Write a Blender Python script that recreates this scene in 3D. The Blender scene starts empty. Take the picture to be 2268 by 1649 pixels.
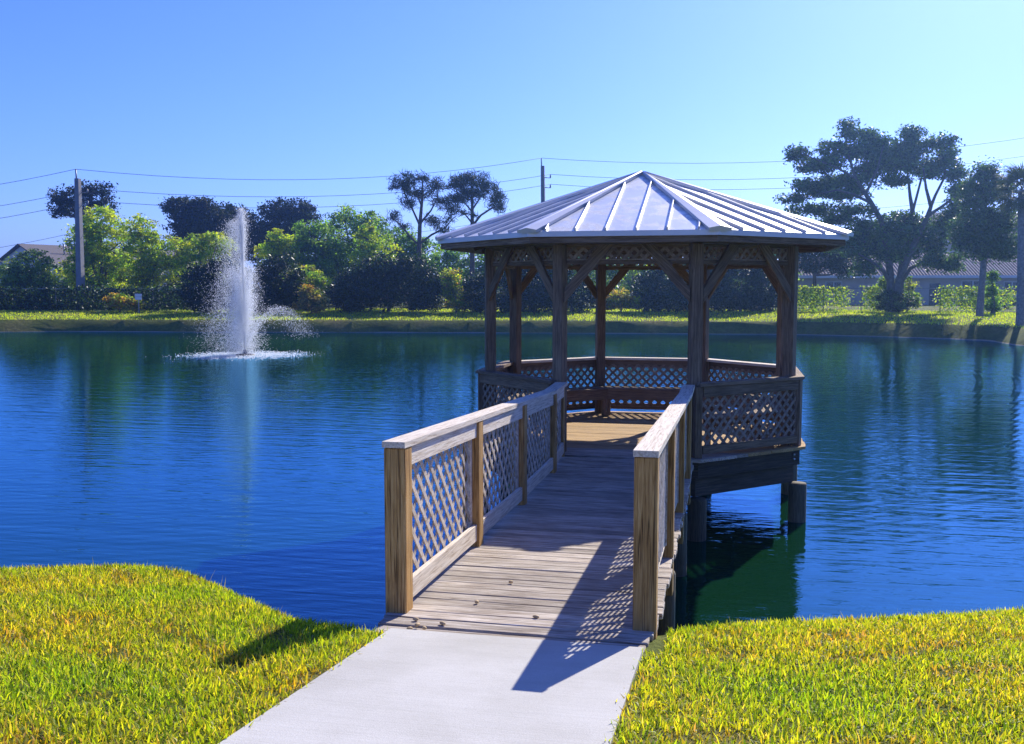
import bpy, bmesh, math, random
import numpy as np
from mathutils import Vector, Matrix

random.seed(7)
rng = np.random.default_rng(11)
scene = bpy.context.scene
col = scene.collection
R = math.radians
PI = math.pi

# ------------------------------------------------------------------ camera
CAM = Vector((1.223, -14.23, 2.07))
YAW, PITCH = 0.215, -0.0855
cam_d = bpy.data.cameras.new('camera')
cam_d.sensor_width = 36.0
cam_d.lens = 2900.0 / 3000.0 * 36.0
cam_d.clip_start = 0.1
cam_d.clip_end = 6000.0
cam = bpy.data.objects.new('camera', cam_d)
cam.location = CAM
cam.rotation_euler = (PI / 2 + PITCH, 0, YAW)
col.objects.link(cam)
scene.camera = cam

# ------------------------------------------------------------------ sky, sun, exposure
SUN_AZ, SUN_EL = R(72.0), R(33.5)         # azimuth measured from +X
world = bpy.data.worlds.new('World')
scene.world = world
world.use_nodes = True
wn, wl = world.node_tree.nodes, world.node_tree.links
bg = wn['Background']
sky = wn.new('ShaderNodeTexSky')
sky.sky_type = 'NISHITA'
sky.sun_disc = False
sky.sun_elevation = SUN_EL
sky.sun_rotation = PI / 2 - SUN_AZ
sky.altitude = 0.0
sky.air_density = 1.0
sky.dust_density = 0.6
sky.ozone_density = 6.0
hsv = wn.new('ShaderNodeHueSaturation')
hsv.inputs['Saturation'].default_value = 1.06
wl.new(sky.outputs[0], hsv.inputs['Color'])
tintn = wn.new('ShaderNodeMix'); tintn.data_type = 'RGBA'; tintn.blend_type = 'MULTIPLY'
tintn.inputs[0].default_value = 1.0
tintn.inputs[7].default_value = (0.80, 0.95, 2.0, 1)     # the camera's blue white balance
wl.new(hsv.outputs[0], tintn.inputs[6])
wl.new(tintn.outputs[2], bg.inputs['Color'])
bg.inputs['Strength'].default_value = 0.077

sun_d = bpy.data.lights.new('sun', 'SUN')
sun_d.energy = 5.0
sun_d.angle = R(0.53)
sun_d.color = (1.0, 0.94, 0.84)
sun = bpy.data.objects.new('sun', sun_d)
sun_dir = Vector((math.cos(SUN_EL) * math.cos(SUN_AZ), math.cos(SUN_EL) * math.sin(SUN_AZ), math.sin(SUN_EL)))
sun.rotation_euler = sun_dir.to_track_quat('Z', 'Y').to_euler()
sun.location = (20, 40, 40)
col.objects.link(sun)

vs = scene.view_settings
vs.view_transform = 'Standard'
vs.look = 'None'
vs.exposure = 0.6
vs.gamma = 1.0
vs.use_curve_mapping = False
scene.cycles.use_denoising = True
scene.cycles.max_bounces = 8
scene.cycles.transparent_max_bounces = 8
scene.cycles.sample_clamp_indirect = 6.0

# ------------------------------------------------------------------ helpers
WM = {}                                     # object name -> world matrix


def place(o, parent, M):
    col.objects.link(o)
    WM[o.name] = M.copy()
    if parent is not None:
        o.parent = parent
        o.matrix_basis = WM[parent.name].inverted() @ M
    else:
        o.matrix_basis = M
    return o


def tag(o, label=None, cat=None, group=None, kind=None):
    if label: o['label'] = label
    if cat: o['category'] = cat
    if group: o['group'] = group
    if kind: o['kind'] = kind
    return o


def thing(name, loc, label, cat, group=None):
    o = bpy.data.objects.new(name, None)
    o.empty_display_size = 0.2
    place(o, None, Matrix.Translation(Vector(loc)))
    return tag(o, label, cat, group)


def meshobj(name, me, mat, parent, M=Matrix.Identity(4)):
    if mat is not None and not me.materials:
        me.materials.append(mat)
    o = bpy.data.objects.new(name, me)
    return place(o, parent, M)


def np_mesh(name, verts, tris, cols=None, quads=None, smooth=False):
    """mesh from numpy arrays: all triangles (n,3) or all quads (n,4)"""
    faces = tris if quads is None else quads
    faces = np.asarray(faces, dtype=np.int32)
    verts = np.asarray(verts, dtype=np.float32)
    k = faces.shape[1]
    me = bpy.data.meshes.new(name)
    me.vertices.add(len(verts))
    me.vertices.foreach_set('co', verts.ravel())
    me.loops.add(faces.size)
    me.loops.foreach_set('vertex_index', faces.ravel())
    me.polygons.add(len(faces))
    me.polygons.foreach_set('loop_start', np.arange(0, faces.size, k, dtype=np.int32))
    if cols is not None:
        a = me.attributes.new('tint', 'FLOAT_COLOR', 'POINT')
        c = np.ones((len(verts), 4), dtype=np.float32)
        c[:, :3] = cols
        a.data.foreach_set('color', c.ravel())
    me.update(calc_edges=True)
    if smooth:
        me.polygons.foreach_set('use_smooth', np.ones(len(faces), dtype=bool))
    me.validate()
    return me


BOX = {}


def box_mesh(L, w, h, bev=0.004):
    """box with its length on X, optional small bevel, centred"""
    key = (round(L, 3), round(w, 3), round(h, 3), bev)
    if key in BOX: return BOX[key]
    bm = bmesh.new()
    bmesh.ops.create_cube(bm, size=1.0)
    bmesh.ops.scale(bm, vec=(L, w, h), verts=bm.verts)
    if bev > 0:
        bmesh.ops.bevel(bm, geom=list(bm.edges), offset=min(bev, w * .3, h * .3), segments=1, affect='EDGES', profile=0.5)
    me = bpy.data.meshes.new('beam')
    bm.to_mesh(me); bm.free()
    BOX[key] = me
    return me


def frame_of(p0, p1, up=(0, 0, 1)):
    p0, p1, up = Vector(p0), Vector(p1), Vector(up)
    X = (p1 - p0).normalized()
    if abs(X.dot(up)) > 0.99: up = Vector((0, 1, 0))
    Y = up.cross(X).normalized()
    Z = X.cross(Y)
    M = Matrix((X, Y, Z)).transposed().to_4x4()
    M.translation = (p0 + p1) / 2
    return M


def bar(name, p0, p1, w, h, mat, parent, up=(0, 0, 1), bev=0.004):
    L = (Vector(p1) - Vector(p0)).length
    me = box_mesh(L, w, h, bev)
    if me.materials and me.materials[0] != mat:
        key = (round(L, 3), round(w, 3), round(h, 3), bev, mat.name)
        if key not in BOX:
            BOX[key] = me.copy(); BOX[key].materials.clear()
        me = BOX[key]
    return meshobj(name, me, mat, parent, frame_of(p0, p1, up))


def hull(name, pts, faces, mat, parent, M=None, smooth=False):
    """mesh from world points, stored in the frame M"""
    M = M or Matrix.Translation(sum((Vector(p) for p in pts), Vector()) / len(pts))
    Mi = M.inverted()
    me = bpy.data.meshes.new(name)
    me.from_pydata([Mi @ Vector(p) for p in pts], [], faces)
    bm = bmesh.new(); bm.from_mesh(me)
    bmesh.ops.recalc_face_normals(bm, faces=bm.faces)
    bm.to_mesh(me); bm.free()
    if smooth:
        for p in me.polygons: p.use_smooth = True
    return meshobj(name, me, mat, parent, M)


def prism(name, ring_bottom, ring_top, mat, parent, M=None):
    n = len(ring_bottom)
    faces = [list(range(n))[::-1], list(range(n, 2 * n))]
    faces += [[i, (i + 1) % n, n + (i + 1) % n, n + i] for i in range(n)]
    return hull(name, list(ring_bottom) + list(ring_top), faces, mat, parent, M)


def tube_arrays(pts, radii, sides=6):
    """tapered tube through points -> verts, quads"""
    pts = [Vector(p) for p in pts]
    V, F = [], []
    n = len(pts)
    ref = Vector((0.31, 0.84, 0.12)).normalized()
    for i, p in enumerate(pts):
        t = (pts[min(i + 1, n - 1)] - pts[max(i - 1, 0)]).normalized()
        a = t.cross(ref)
        if a.length < 1e-3: a = t.cross(Vector((1, 0, 0)))
        a.normalize()
        b = t.cross(a)
        for k in range(sides):
            th = 2 * PI * k / sides
            V.append(p + (a * math.cos(th) + b * math.sin(th)) * radii[i])
    for i in range(n - 1):
        for k in range(sides):
            k2 = (k + 1) % sides
            F.append((i * sides + k, i * sides + k2, (i + 1) * sides + k2, (i + 1) * sides + k))
    return V, F


def tubes(name, runs, mat, parent, M=None, sides=6, cap=True):
    V, F = [], []
    for pts, radii in runs:
        v, f = tube_arrays(pts, radii, sides)
        o = len(V)
        V += v
        F += [tuple(o + i for i in q) for q in f]
        if cap:
            F.append(tuple(o + k for k in range(sides))[::-1])
            F.append(tuple(len(V) - sides + k for k in range(sides)))
    return hull(name, V, F, mat, parent, M, smooth=True)


# camera-based layout helper: a view pixel (2268 wide picture) at a distance -> the place it stands
FV = 2900.0 * 0.756
fwd = Vector((-math.sin(YAW) * math.cos(PITCH), math.cos(YAW) * math.cos(PITCH), math.sin(PITCH)))
rgt = Vector((math.cos(YAW), math.sin(YAW), 0))
upv = rgt.cross(fwd)


def at(u, v, d):
    return CAM + (fwd + rgt * ((u - 1134) / FV) - upv * ((v - 824.5) / FV)) * d


# ------------------------------------------------------------------ materials
def new_mat(name):
    m = bpy.data.materials.new(name)
    m.use_nodes = True
    nt = m.node_tree
    return m, nt.nodes, nt.links, nt.nodes['Principled BSDF']


def ramp(nodes, stops):
    r = nodes.new('ShaderNodeValToRGB')
    el = r.color_ramp.elements
    while len(el) < len(stops): el.new(0.5)
    for e, (p, c) in zip(el, stops):
        e.position = p
        e.color = (*c, 1) if len(c) == 3 else c
    return r


def noise(nodes, links, vec, scale, detail=4, rough=0.55, dist=0.0):
    n = nodes.new('ShaderNodeTexNoise')
    n.inputs['Scale'].default_value = scale
    n.inputs['Detail'].default_value = detail
    n.inputs['Roughness'].default_value = rough
    n.inputs['Distortion'].default_value = dist
    if vec is not None: links.new(vec, n.inputs['Vector'])
    return n


def mixc(nodes, links, fac, a, b, mode='MIX'):
    m = nodes.new('ShaderNodeMix')
    m.data_type = 'RGBA'
    m.blend_type = mode
    for sock, val in ((m.inputs[0], fac), (m.inputs[6], a), (m.inputs[7], b)):
        if hasattr(val, 'is_linked') or hasattr(val, 'links'):
            links.new(val, sock)
        elif isinstance(val, (int, float)):
            sock.default_value = val
        else:
            sock.default_value = (*val, 1)
    return m.outputs[2]


def wood(name, dark, mid, light, rough=0.8, grain=(1.2, 22, 22), crack=0.5, stain=0.4, bump=0.5, var=(.78, 1.2), cw=.015):
    m, n, l, b = new_mat(name)
    tc = n.new('ShaderNodeTexCoord')
    oi = n.new('ShaderNodeObjectInfo')
    mul = n.new('ShaderNodeVectorMath'); mul.operation = 'SCALE'
    cmb = n.new('ShaderNodeCombineXYZ')
    for k in range(3): l.new(oi.outputs['Random'], cmb.inputs[k])
    l.new(cmb.outputs[0], mul.inputs[0]); mul.inputs['Scale'].default_value = 43.0
    add = n.new('ShaderNodeVectorMath'); add.operation = 'ADD'
    l.new(tc.outputs['Object'], add.inputs[0]); l.new(mul.outputs[0], add.inputs[1])
    mp = n.new('ShaderNodeMapping'); mp.inputs['Scale'].default_value = grain
    l.new(add.outputs[0], mp.inputs['Vector'])
    g = noise(n, l, mp.outputs[0], 3.0, 7, 0.62, 0.6)
    rp = ramp(n, [(0.30, dark), (0.5, mid), (0.72, light)])
    l.new(g.outputs['Fac'], rp.inputs[0])
    # blotches
    s = noise(n, l, add.outputs[0], 2.3, 3)
    sr = ramp(n, [(0.42, (0, 0, 0)), (0.68, (1, 1, 1))])
    l.new(s.outputs['Fac'], sr.inputs[0])
    sm = n.new('ShaderNodeMath'); sm.operation = 'MULTIPLY'; sm.inputs[1].default_value = stain
    l.new(sr.outputs[0], sm.inputs[0])
    c1 = mixc(n, l, sm.outputs[0], rp.outputs[0], dark)
    # long drying cracks
    mp2 = n.new('ShaderNodeMapping'); mp2.inputs['Scale'].default_value = (grain[0] * .35, grain[1] * 1.3, grain[2] * 1.3)
    l.new(add.outputs[0], mp2.inputs['Vector'])
    ck = noise(n, l, mp2.outputs[0], 1.7, 2, 0.4, 0.2)
    cr = ramp(n, [(0.5 - cw, (0, 0, 0)), (0.5, (1, 1, 1)), (0.5 + cw, (0, 0, 0))])
    l.new(ck.outputs['Fac'], cr.inputs[0])
    cm = n.new('ShaderNodeMath'); cm.operation = 'MULTIPLY'; cm.inputs[1].default_value = crack
    l.new(cr.outputs[0], cm.inputs[0])
    c2 = mixc(n, l, cm.outputs[0], c1, tuple(x * 0.25 for x in dark))
    # each board a little lighter or darker
    hv = n.new('ShaderNodeHueSaturation')
    mr = n.new('ShaderNodeMapRange'); mr.inputs['To Min'].default_value = var[0]; mr.inputs['To Max'].default_value = var[1]
    l.new(oi.outputs['Random'], mr.inputs[0]); l.new(mr.outputs[0], hv.inputs['Value'])
    l.new(c2, hv.inputs['Color'])
    l.new(hv.outputs[0], b.inputs['Base Color'])
    b.inputs['Roughness'].default_value = rough
    b.inputs['Specular IOR Level'].default_value = 0.25
    hs = n.new('ShaderNodeMath'); hs.operation = 'SUBTRACT'
    l.new(g.outputs['Fac'], hs.inputs[0]); l.new(cm.outputs[0], hs.inputs[1])
    bp = n.new('ShaderNodeBump'); bp.inputs['Strength'].default_value = bump; bp.inputs['Distance'].default_value = 0.006
    l.new(hs.outputs[0], bp.inputs['Height']); l.new(bp.outputs[0], b.inputs['Normal'])
    return m


W_DECK = wood('weathered_deck_wood', (.14, .088, .05), (.50, .425, .335), (.78, .71, .61), grain=(1.0, 26, 20), crack=.8, stain=.4, bump=.8, var=(.74, 1.12))
W_GOLD = wood('sheltered_deck_wood', (.20, .115, .045), (.44, .28, .11), (.60, .41, .19), grain=(1.0, 22, 20), crack=.6, stain=.35)
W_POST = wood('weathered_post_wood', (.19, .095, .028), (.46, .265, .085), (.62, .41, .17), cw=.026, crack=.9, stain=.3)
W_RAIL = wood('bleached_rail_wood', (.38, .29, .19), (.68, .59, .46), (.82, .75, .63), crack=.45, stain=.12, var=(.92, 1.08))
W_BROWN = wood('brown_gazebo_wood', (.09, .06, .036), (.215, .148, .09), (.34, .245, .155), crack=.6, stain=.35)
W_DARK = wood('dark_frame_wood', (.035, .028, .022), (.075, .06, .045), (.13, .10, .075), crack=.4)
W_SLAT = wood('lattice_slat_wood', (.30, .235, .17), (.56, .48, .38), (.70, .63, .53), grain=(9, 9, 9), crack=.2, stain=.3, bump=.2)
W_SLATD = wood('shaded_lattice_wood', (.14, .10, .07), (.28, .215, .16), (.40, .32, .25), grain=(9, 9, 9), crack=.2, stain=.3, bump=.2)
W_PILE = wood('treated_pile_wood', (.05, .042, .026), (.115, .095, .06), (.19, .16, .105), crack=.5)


def simple(name, c, rough=0.7, metal=0.0, var=0.15, scale=8.0, bump=0.0, spec=0.4):
    m, n, l, b = new_mat(name)
    tc = n.new('ShaderNodeTexCoord')
    nz = noise(n, l, tc.outputs['Object'], scale, 5)
    rp = ramp(n, [(0.3, tuple(x * (1 - var) for x in c)), (0.7, tuple(min(1, x * (1 + var)) for x in c))])
    l.new(nz.outputs['Fac'], rp.inputs[0])
    l.new(rp.outputs[0], b.inputs['Base Color'])
    b.inputs['Roughness'].default_value = rough
    b.inputs['Metallic'].default_value = metal
    b.inputs['Specular IOR Level'].default_value = spec
    if bump:
        bp = n.new('ShaderNodeBump'); bp.inputs['Strength'].default_value = bump; bp.inputs['Distance'].default_value = 0.01
        l.new(nz.outputs['Fac'], bp.inputs['Height']); l.new(bp.outputs[0], b.inputs['Normal'])
    return m


def roof_metal():
    m, n, l, b = new_mat('worn_roof_metal')
    tc = n.new('ShaderNodeTexCoord')
    nz = noise(n, l, tc.outputs['Object'], 3.2, 8, 0.68, 0.4)
    rp = ramp(n, [(0.53, (.86, .85, .79)), (0.55, (.60, .60, .58)), (0.62, (.74, .73, .69))])
    l.new(nz.outputs['Fac'], rp.inputs[0])
    n2 = noise(n, l, tc.outputs['Object'], 1.1, 3)
    r2 = ramp(n, [(0.3, (.85, .85, .85)), (0.7, (1, 1, 1))])
    l.new(n2.outputs['Fac'], r2.inputs[0])
    c = mixc(n, l, 1.0, rp.outputs[0], r2.outputs[0], 'MULTIPLY')
    l.new(c, b.inputs['Base Color'])
    b.inputs['Metallic'].default_value = 0.35
    rr = ramp(n, [(0.5, (.36, .36, .36)), (0.55, (.52, .52, .52))])
    l.new(nz.outputs['Fac'], rr.inputs[0]); l.new(rr.outputs[0], b.inputs['Roughness'])
    bp = n.new('ShaderNodeBump'); bp.inputs['Strength'].default_value = 0.12; bp.inputs['Distance'].default_value = 0.01
    l.new(n2.outputs['Fac'], bp.inputs['Height']); l.new(bp.outputs[0], b.inputs['Normal'])
    return m


M_ROOF = roof_metal()
M_TRIM = simple('roof_trim_metal', (.66, .65, .61), 0.42, 0.3, 0.08, 2.0)
M_BOLT = simple('galvanised_bolt', (.45, .45, .46), 0.4, 0.9, 0.1)


def concrete():
    m, n, l, b = new_mat('pale_concrete')
    tc = n.new('ShaderNodeTexCoord')
    a = noise(n, l, tc.outputs['Object'], 140, 3)
    c = noise(n, l, tc.outputs['Object'], 1.6, 5)
    mp = n.new('ShaderNodeMapping'); mp.inputs['Scale'].default_value = (1.5, 38, 1)
    l.new(tc.outputs['Object'], mp.inputs['Vector'])
    br = noise(n, l, mp.outputs[0], 2.2, 5, .6)
    r1 = ramp(n, [(0.3, (.42, .405, .36)), (0.6, (.495, .478, .43))]); l.new(a.outputs['Fac'], r1.inputs[0])
    r2 = ramp(n, [(0.28, (.80, .79, .76)), (0.62, (1, 1, 1))]); l.new(c.outputs['Fac'], r2.inputs[0])
    r3 = ramp(n, [(0.3, (.92, .92, .91)), (0.6, (1, 1, 1))]); l.new(br.outputs['Fac'], r3.inputs[0])
    x = mixc(n, l, 1.0, r1.outputs[0], r2.outputs[0], 'MULTIPLY')
    x = mixc(n, l, 1.0, x, r3.outputs[0], 'MULTIPLY')
    l.new(x, b.inputs['Base Color'])
    b.inputs['Roughness'].default_value = 0.85
    bp = n.new('ShaderNodeBump'); bp.inputs['Strength'].default_value = 0.35; bp.inputs['Distance'].default_value = 0.004
    ad = n.new('ShaderNodeMath'); ad.operation = 'ADD'
    l.new(a.outputs['Fac'], ad.inputs[0]); l.new(br.outputs['Fac'], ad.inputs[1])
    l.new(ad.outputs[0], bp.inputs['Height']); l.new(bp.outputs[0], b.inputs['Normal'])
    return m


M_CONC = concrete()


def ground_mat():
    m, n, l, b = new_mat('lawn_and_shore')
    geo = n.new('ShaderNodeNewGeometry')
    sep = n.new('ShaderNodeSeparateXYZ'); l.new(geo.outputs['Position'], sep.inputs[0])
    a = noise(n, l, geo.outputs['Position'], 0.35, 5)
    f = noise(n, l, geo.outputs['Position'], 5.0, 6, .7)
    r1 = ramp(n, [(0.32, (.06, .085, .02)), (0.5, (.11, .135, .03)), (0.7, (.18, .16, .055))])
    l.new(a.outputs['Fac'], r1.inputs[0])
    r2 = ramp(n, [(0.3, (.55, .55, .5)), (0.7, (1.25, 1.2, 1.1))]); l.new(f.outputs['Fac'], r2.inputs[0])
    g = mixc(n, l, 1.0, r1.outputs[0], r2.outputs[0], 'MULTIPLY')
    # bare wet sand just above the water line
    w = n.new('ShaderNodeMath'); w.operation = 'MULTIPLY_ADD'; w.inputs[1].default_value = .12
    l.new(a.outputs['Fac'], w.inputs[0]); l.new(sep.outputs['Z'], w.inputs[2])
    sr = ramp(n, [(0.0, (1, 1, 1)), (1.0, (0, 0, 0))])
    mr = n.new('ShaderNodeMapRange'); mr.inputs['From Min'].default_value = -0.93; mr.inputs['From Max'].default_value = -0.88
    l.new(w.outputs[0], mr.inputs[0]); l.new(mr.outputs[0], sr.inputs[0])
    g2 = mixc(n, l, sr.outputs[0], g, (.26, .24, .2))
    l.new(g2, b.inputs['Base Color'])
    b.inputs['Roughness'].default_value = 0.95
    b.inputs['Specular IOR Level'].default_value = 0.1
    bp = n.new('ShaderNodeBump'); bp.inputs['Strength'].default_value = 0.8; bp.inputs['Distance'].default_value = 0.08
    l.new(f.outputs['Fac'], bp.inputs['Height']); l.new(bp.outputs[0], b.inputs['Normal'])
    return m


M_GROUND = ground_mat()


def leaf_mat(name, trans=0.45, rough=0.6, tint=(1, 1, 1), tr_tint=(1.25, 1.15, .35)):
    """diffuse + translucent leaf driven by the per-leaf tint stored on the mesh"""
    m, n, l, b = new_mat(name)
    out = n['Material Output']
    at_ = n.new('ShaderNodeAttribute'); at_.attribute_name = 'tint'
    c = mixc(n, l, 1.0, at_.outputs['Color'], tint, 'MULTIPLY')
    l.new(c, b.inputs['Base Color'])
    b.inputs['Roughness'].default_value = rough
    b.inputs['Specular IOR Level'].default_value = 0.25
    t = n.new('ShaderNodeBsdfTranslucent')
    c2 = mixc(n, l, 1.0, c, tr_tint, 'MULTIPLY')
    l.new(c2, t.inputs['Color'])
    mx = n.new('ShaderNodeMixShader'); mx.inputs[0].default_value = trans
    l.new(b.outputs[0], mx.inputs[1]); l.new(t.outputs[0], mx.inputs[2])
    l.new(mx.outputs[0], out.inputs['Surface'])
    return m


M_LEAF = leaf_mat('broad_leaves', .5, tr_tint=(1.75, 1.95, .5))
M_LEAFD = leaf_mat('dense_evergreen_leaves', .28, .45, tr_tint=(1.4, 1.4, .5))
M_NEEDLE = leaf_mat('pine_needles', .25, .7)
M_GRASS = leaf_mat('grass_blades', .5, .5, tr_tint=(1.75, 1.75, .42))
M_BARK = simple('rough_bark', (.13, .105, .085), .9, 0, .4, 6, .8)
M_BARKP = simple('pine_bark', (.12, .085, .065), .9, 0, .4, 5, .8)
M_PALMB = simple('palm_bark', (.21, .19, .165), .9, 0, .35, 7, .8)
M_FIGB = simple('grey_fig_bark', (.12, .105, .09), .9, 0, .35, 5, .8)
M_POLE = simple('grey_concrete_pole', (.19, .19, .195), .8, 0, .15, 3)
M_STEEL = simple('dull_steel', (.26, .26, .27), .5, .6, .1)
M_CABLE = simple('black_cable', (.03, .03, .035), .6, 0, .1)
M_WHITEW = simple('white_siding', (.62, .62, .62), .8, 0, .05)
M_SHING = simple('brown_shingles', (.13, .115, .11), .9, 0, .3, 9)
M_BRICK = simple('pink_chimney_paint', (.50, .27, .25), .85, 0, .2, 4)
M_STUCCO = simple('pale_stucco', (.47, .40, .34), .9, 0, .08, 2)
M_GLASS = simple('window_glass', (.03, .04, .055), .08, 0, .1, 1, 0, .6)
M_SIGN = simple('white_sign_paint', (.66, .66, .66), .5, 0, .05)
M_BLACK = simple('black_plastic', (.02, .02, .022), .5, 0, .1)


def tile_mat():
    m, n, l, b = new_mat('clay_roof_tiles')
    tc = n.new('ShaderNodeTexCoord')
    w = n.new('ShaderNodeTexWave'); w.wave_type = 'BANDS'; w.bands_direction = 'X'; w.inputs['Scale'].default_value = 1.05
    w2 = n.new('ShaderNodeTexWave'); w2.wave_type = 'BANDS'; w2.bands_direction = 'Y'; w2.wave_profile = 'SAW'; w2.inputs['Scale'].default_value = .8
    l.new(tc.outputs['Object'], w.inputs['Vector']); l.new(tc.outputs['Object'], w2.inputs['Vector'])
    nz = noise(n, l, tc.outputs['Object'], 2.0, 4)
    rp = ramp(n, [(.3, (.21, .13, .105)), (.7, (.33, .22, .18))]); l.new(nz.outputs['Fac'], rp.inputs[0])
    l.new(rp.outputs[0], b.inputs['Base Color'])
    b.inputs['Roughness'].default_value = .8
    ad = n.new('ShaderNodeMath'); ad.operation = 'ADD'
    l.new(w.outputs['Fac'], ad.inputs[0]); l.new(w2.outputs['Fac'], ad.inputs[1])
    bp = n.new('ShaderNodeBump'); bp.inputs['Strength'].default_value = 1.0; bp.inputs['Distance'].default_value = .12
    l.new(ad.outputs[0], bp.inputs['Height']); l.new(bp.outputs[0], b.inputs['Normal'])
    return m


M_TILE = tile_mat()

# fountain position on the water
WATER_Z = -1.0
FOUNT = at(543, 785, 44.7); FOUNT.z = WATER_Z


def water_mat():
    m, n, l, b = new_mat('pond_water')
    geo = n.new('ShaderNodeNewGeometry')
    n.remove(b)
    out = n['Material Output']
    body = n.new('ShaderNodeBsdfDiffuse'); body.inputs['Color'].default_value = (.004, .030, .011, 1)
    gl = n.new('ShaderNodeBsdfGlossy'); gl.inputs['Roughness'].default_value = .035; gl.inputs['Color'].default_value = (.30, .69, 1, 1)
    fr = n.new('ShaderNodeFresnel'); fr.inputs['IOR'].default_value = 1.62
    mxs = n.new('ShaderNodeMixShader')
    l.new(fr.outputs[0], mxs.inputs[0]); l.new(body.outputs[0], mxs.inputs[1]); l.new(gl.outputs[0], mxs.inputs[2])
    l.new(mxs.outputs[0], out.inputs['Surface'])
    # ripples spreading in rings from the fountain
    sub = n.new('ShaderNodeVectorMath'); sub.operation = 'SUBTRACT'; sub.inputs[1].default_value = FOUNT
    l.new(geo.outputs['Position'], sub.inputs[0])
    wv = n.new('ShaderNodeTexWave'); wv.wave_type = 'RINGS'; wv.rings_direction = 'SPHERICAL'
    wv.inputs['Scale'].default_value = 1.15; wv.inputs['Distortion'].default_value = .9
    wv.inputs['Detail'].default_value = 2; wv.inputs['Detail Scale'].default_value = .35
    l.new(sub.outputs[0], wv.inputs['Vector'])
    mp = n.new('ShaderNodeMapping'); mp.inputs['Scale'].default_value = (.6, 1.5, 1); mp.inputs['Rotation'].default_value = (0, 0, R(12))
    l.new(geo.outputs['Position'], mp.inputs['Vector'])
    n1 = noise(n, l, mp.outputs[0], 1.6, 3, .5, .3)
    n2 = noise(n, l, mp.outputs[0], 6.5, 3, .55, .5)
    mp3 = n.new('ShaderNodeMapping'); mp3.inputs['Scale'].default_value = (.30, 2.6, 1); mp3.inputs['Rotation'].default_value = (0, 0, R(-10))
    l.new(geo.outputs['Position'], mp3.inputs['Vector'])
    n3 = noise(n, l, mp3.outputs[0], 1.5, 3, .55, .4)
    patch = noise(n, l, geo.outputs['Position'], .11, 2)
    pr = ramp(n, [(.35, (.3, .3, .3)), (.65, (1, 1, 1))]); l.new(patch.outputs['Fac'], pr.inputs[0])

    def madd(a, k, c=None):
        x = n.new('ShaderNodeMath'); x.operation = 'MULTIPLY_ADD' if c is not None else 'MULTIPLY'
        l.new(a, x.inputs[0])
        x.inputs[1].default_value = k
        if c is not None: l.new(c, x.inputs[2])
        return x.outputs[0]
    h = madd(wv.outputs['Fac'], .0011)
    h = madd(n3.outputs['Fac'], .011, h)
    h = madd(n1.outputs['Fac'], .006, h)
    h2 = n.new('ShaderNodeMath'); h2.operation = 'MULTIPLY'
    l.new(n2.outputs['Fac'], h2.inputs[0]); l.new(pr.outputs[0], h2.inputs[1])
    h = madd(h2.outputs[0], .0034, h)
    bp = n.new('ShaderNodeBump'); bp.inputs['Strength'].default_value = 1.0; bp.inputs['Distance'].default_value = 1.0
    l.new(h, bp.inputs['Height']); l.new(bp.outputs[0], gl.inputs['Normal']); l.new(bp.outputs[0], fr.inputs['Normal'])
    return m


M_WATER = water_mat()


def drop_mat():
    m, n, l, b = new_mat('fountain_spray')
    out = n['Material Output']
    b.inputs['Base Color'].default_value = (.93, .95, .97, 1)
    b.inputs['Roughness'].default_value = .3
    t = n.new('ShaderNodeBsdfTranslucent'); t.inputs['Color'].default_value = (.95, .97, 1, 1)
    mx = n.new('ShaderNodeMixShader'); mx.inputs[0].default_value = .8
    tp = n.new('ShaderNodeBsdfTransparent')
    mx2 = n.new('ShaderNodeMixShader'); mx2.inputs[0].default_value = .25
    l.new(b.outputs[0], mx.inputs[1]); l.new(t.outputs[0], mx.inputs[2])
    l.new(mx.outputs[0], mx2.inputs[1]); l.new(tp.outputs[0], mx2.inputs[2]); l.new(mx2.outputs[0], out.inputs['Surface'])
    return m


M_DROP = drop_mat()

# ------------------------------------------------------------------ the ground and the pond
SHORE = [(-90, -9.5), (-30, -8.0), (-9, -7.3), (-5.2, -7.2), (-4.1, -6.75), (-3.24, -6.45), (-2.5, -6.65), (-1.75, -7.2), (-.95, -7.75),
         (0, -7.7), (.8, -7.15), (1.6, -6.75), (3.2, -6.05), (6, -5.7), (14, -6.4), (30, -4), (38, 8), (36, 24), (27, 34)]
for u, v in ((2268, 766), (2200, 756), (2100, 751), (1950, 746), (1780, 742), (1500, 740), (1134, 738), (800, 737), (400, 736), (150, 735), (0, 736), (-300, 738), (-700, 742)):
    d = (CAM.z - WATER_Z) / ((v - 637.0) / FV)
    p = at(u, v, 1.0) - CAM
    p = CAM + p * ((WATER_Z - CAM.z) / p.z)
    SHORE.append((p.x, p.y))
SHORE.append((-90, 40))
SH = np.array(SHORE)


def shore_dist(X, Y):
    """signed distance to the water line, negative over water"""
    P = np.stack([X.ravel(), Y.ravel()], 1)
    best = np.full(len(P), 1e9)
    inside = np.zeros(len(P), bool)
    for i in range(len(SH)):
        a, b = SH[i], SH[(i + 1) % len(SH)]
        ab = b - a
        t = np.clip(((P - a) @ ab) / (ab @ ab), 0, 1)
        dd = np.hypot(*(P - a - t[:, None] * ab).T)
        best = np.minimum(best, dd)
        c = ((a[1] > P[:, 1]) != (b[1] > P[:, 1]))
        xx = a[0] + (P[:, 1] - a[1]) / (b[1] - a[1] + 1e-12) * ab[0]
        inside ^= c & (P[:, 0] < xx)
    return np.where(inside, -best, best).reshape(X.shape)


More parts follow.
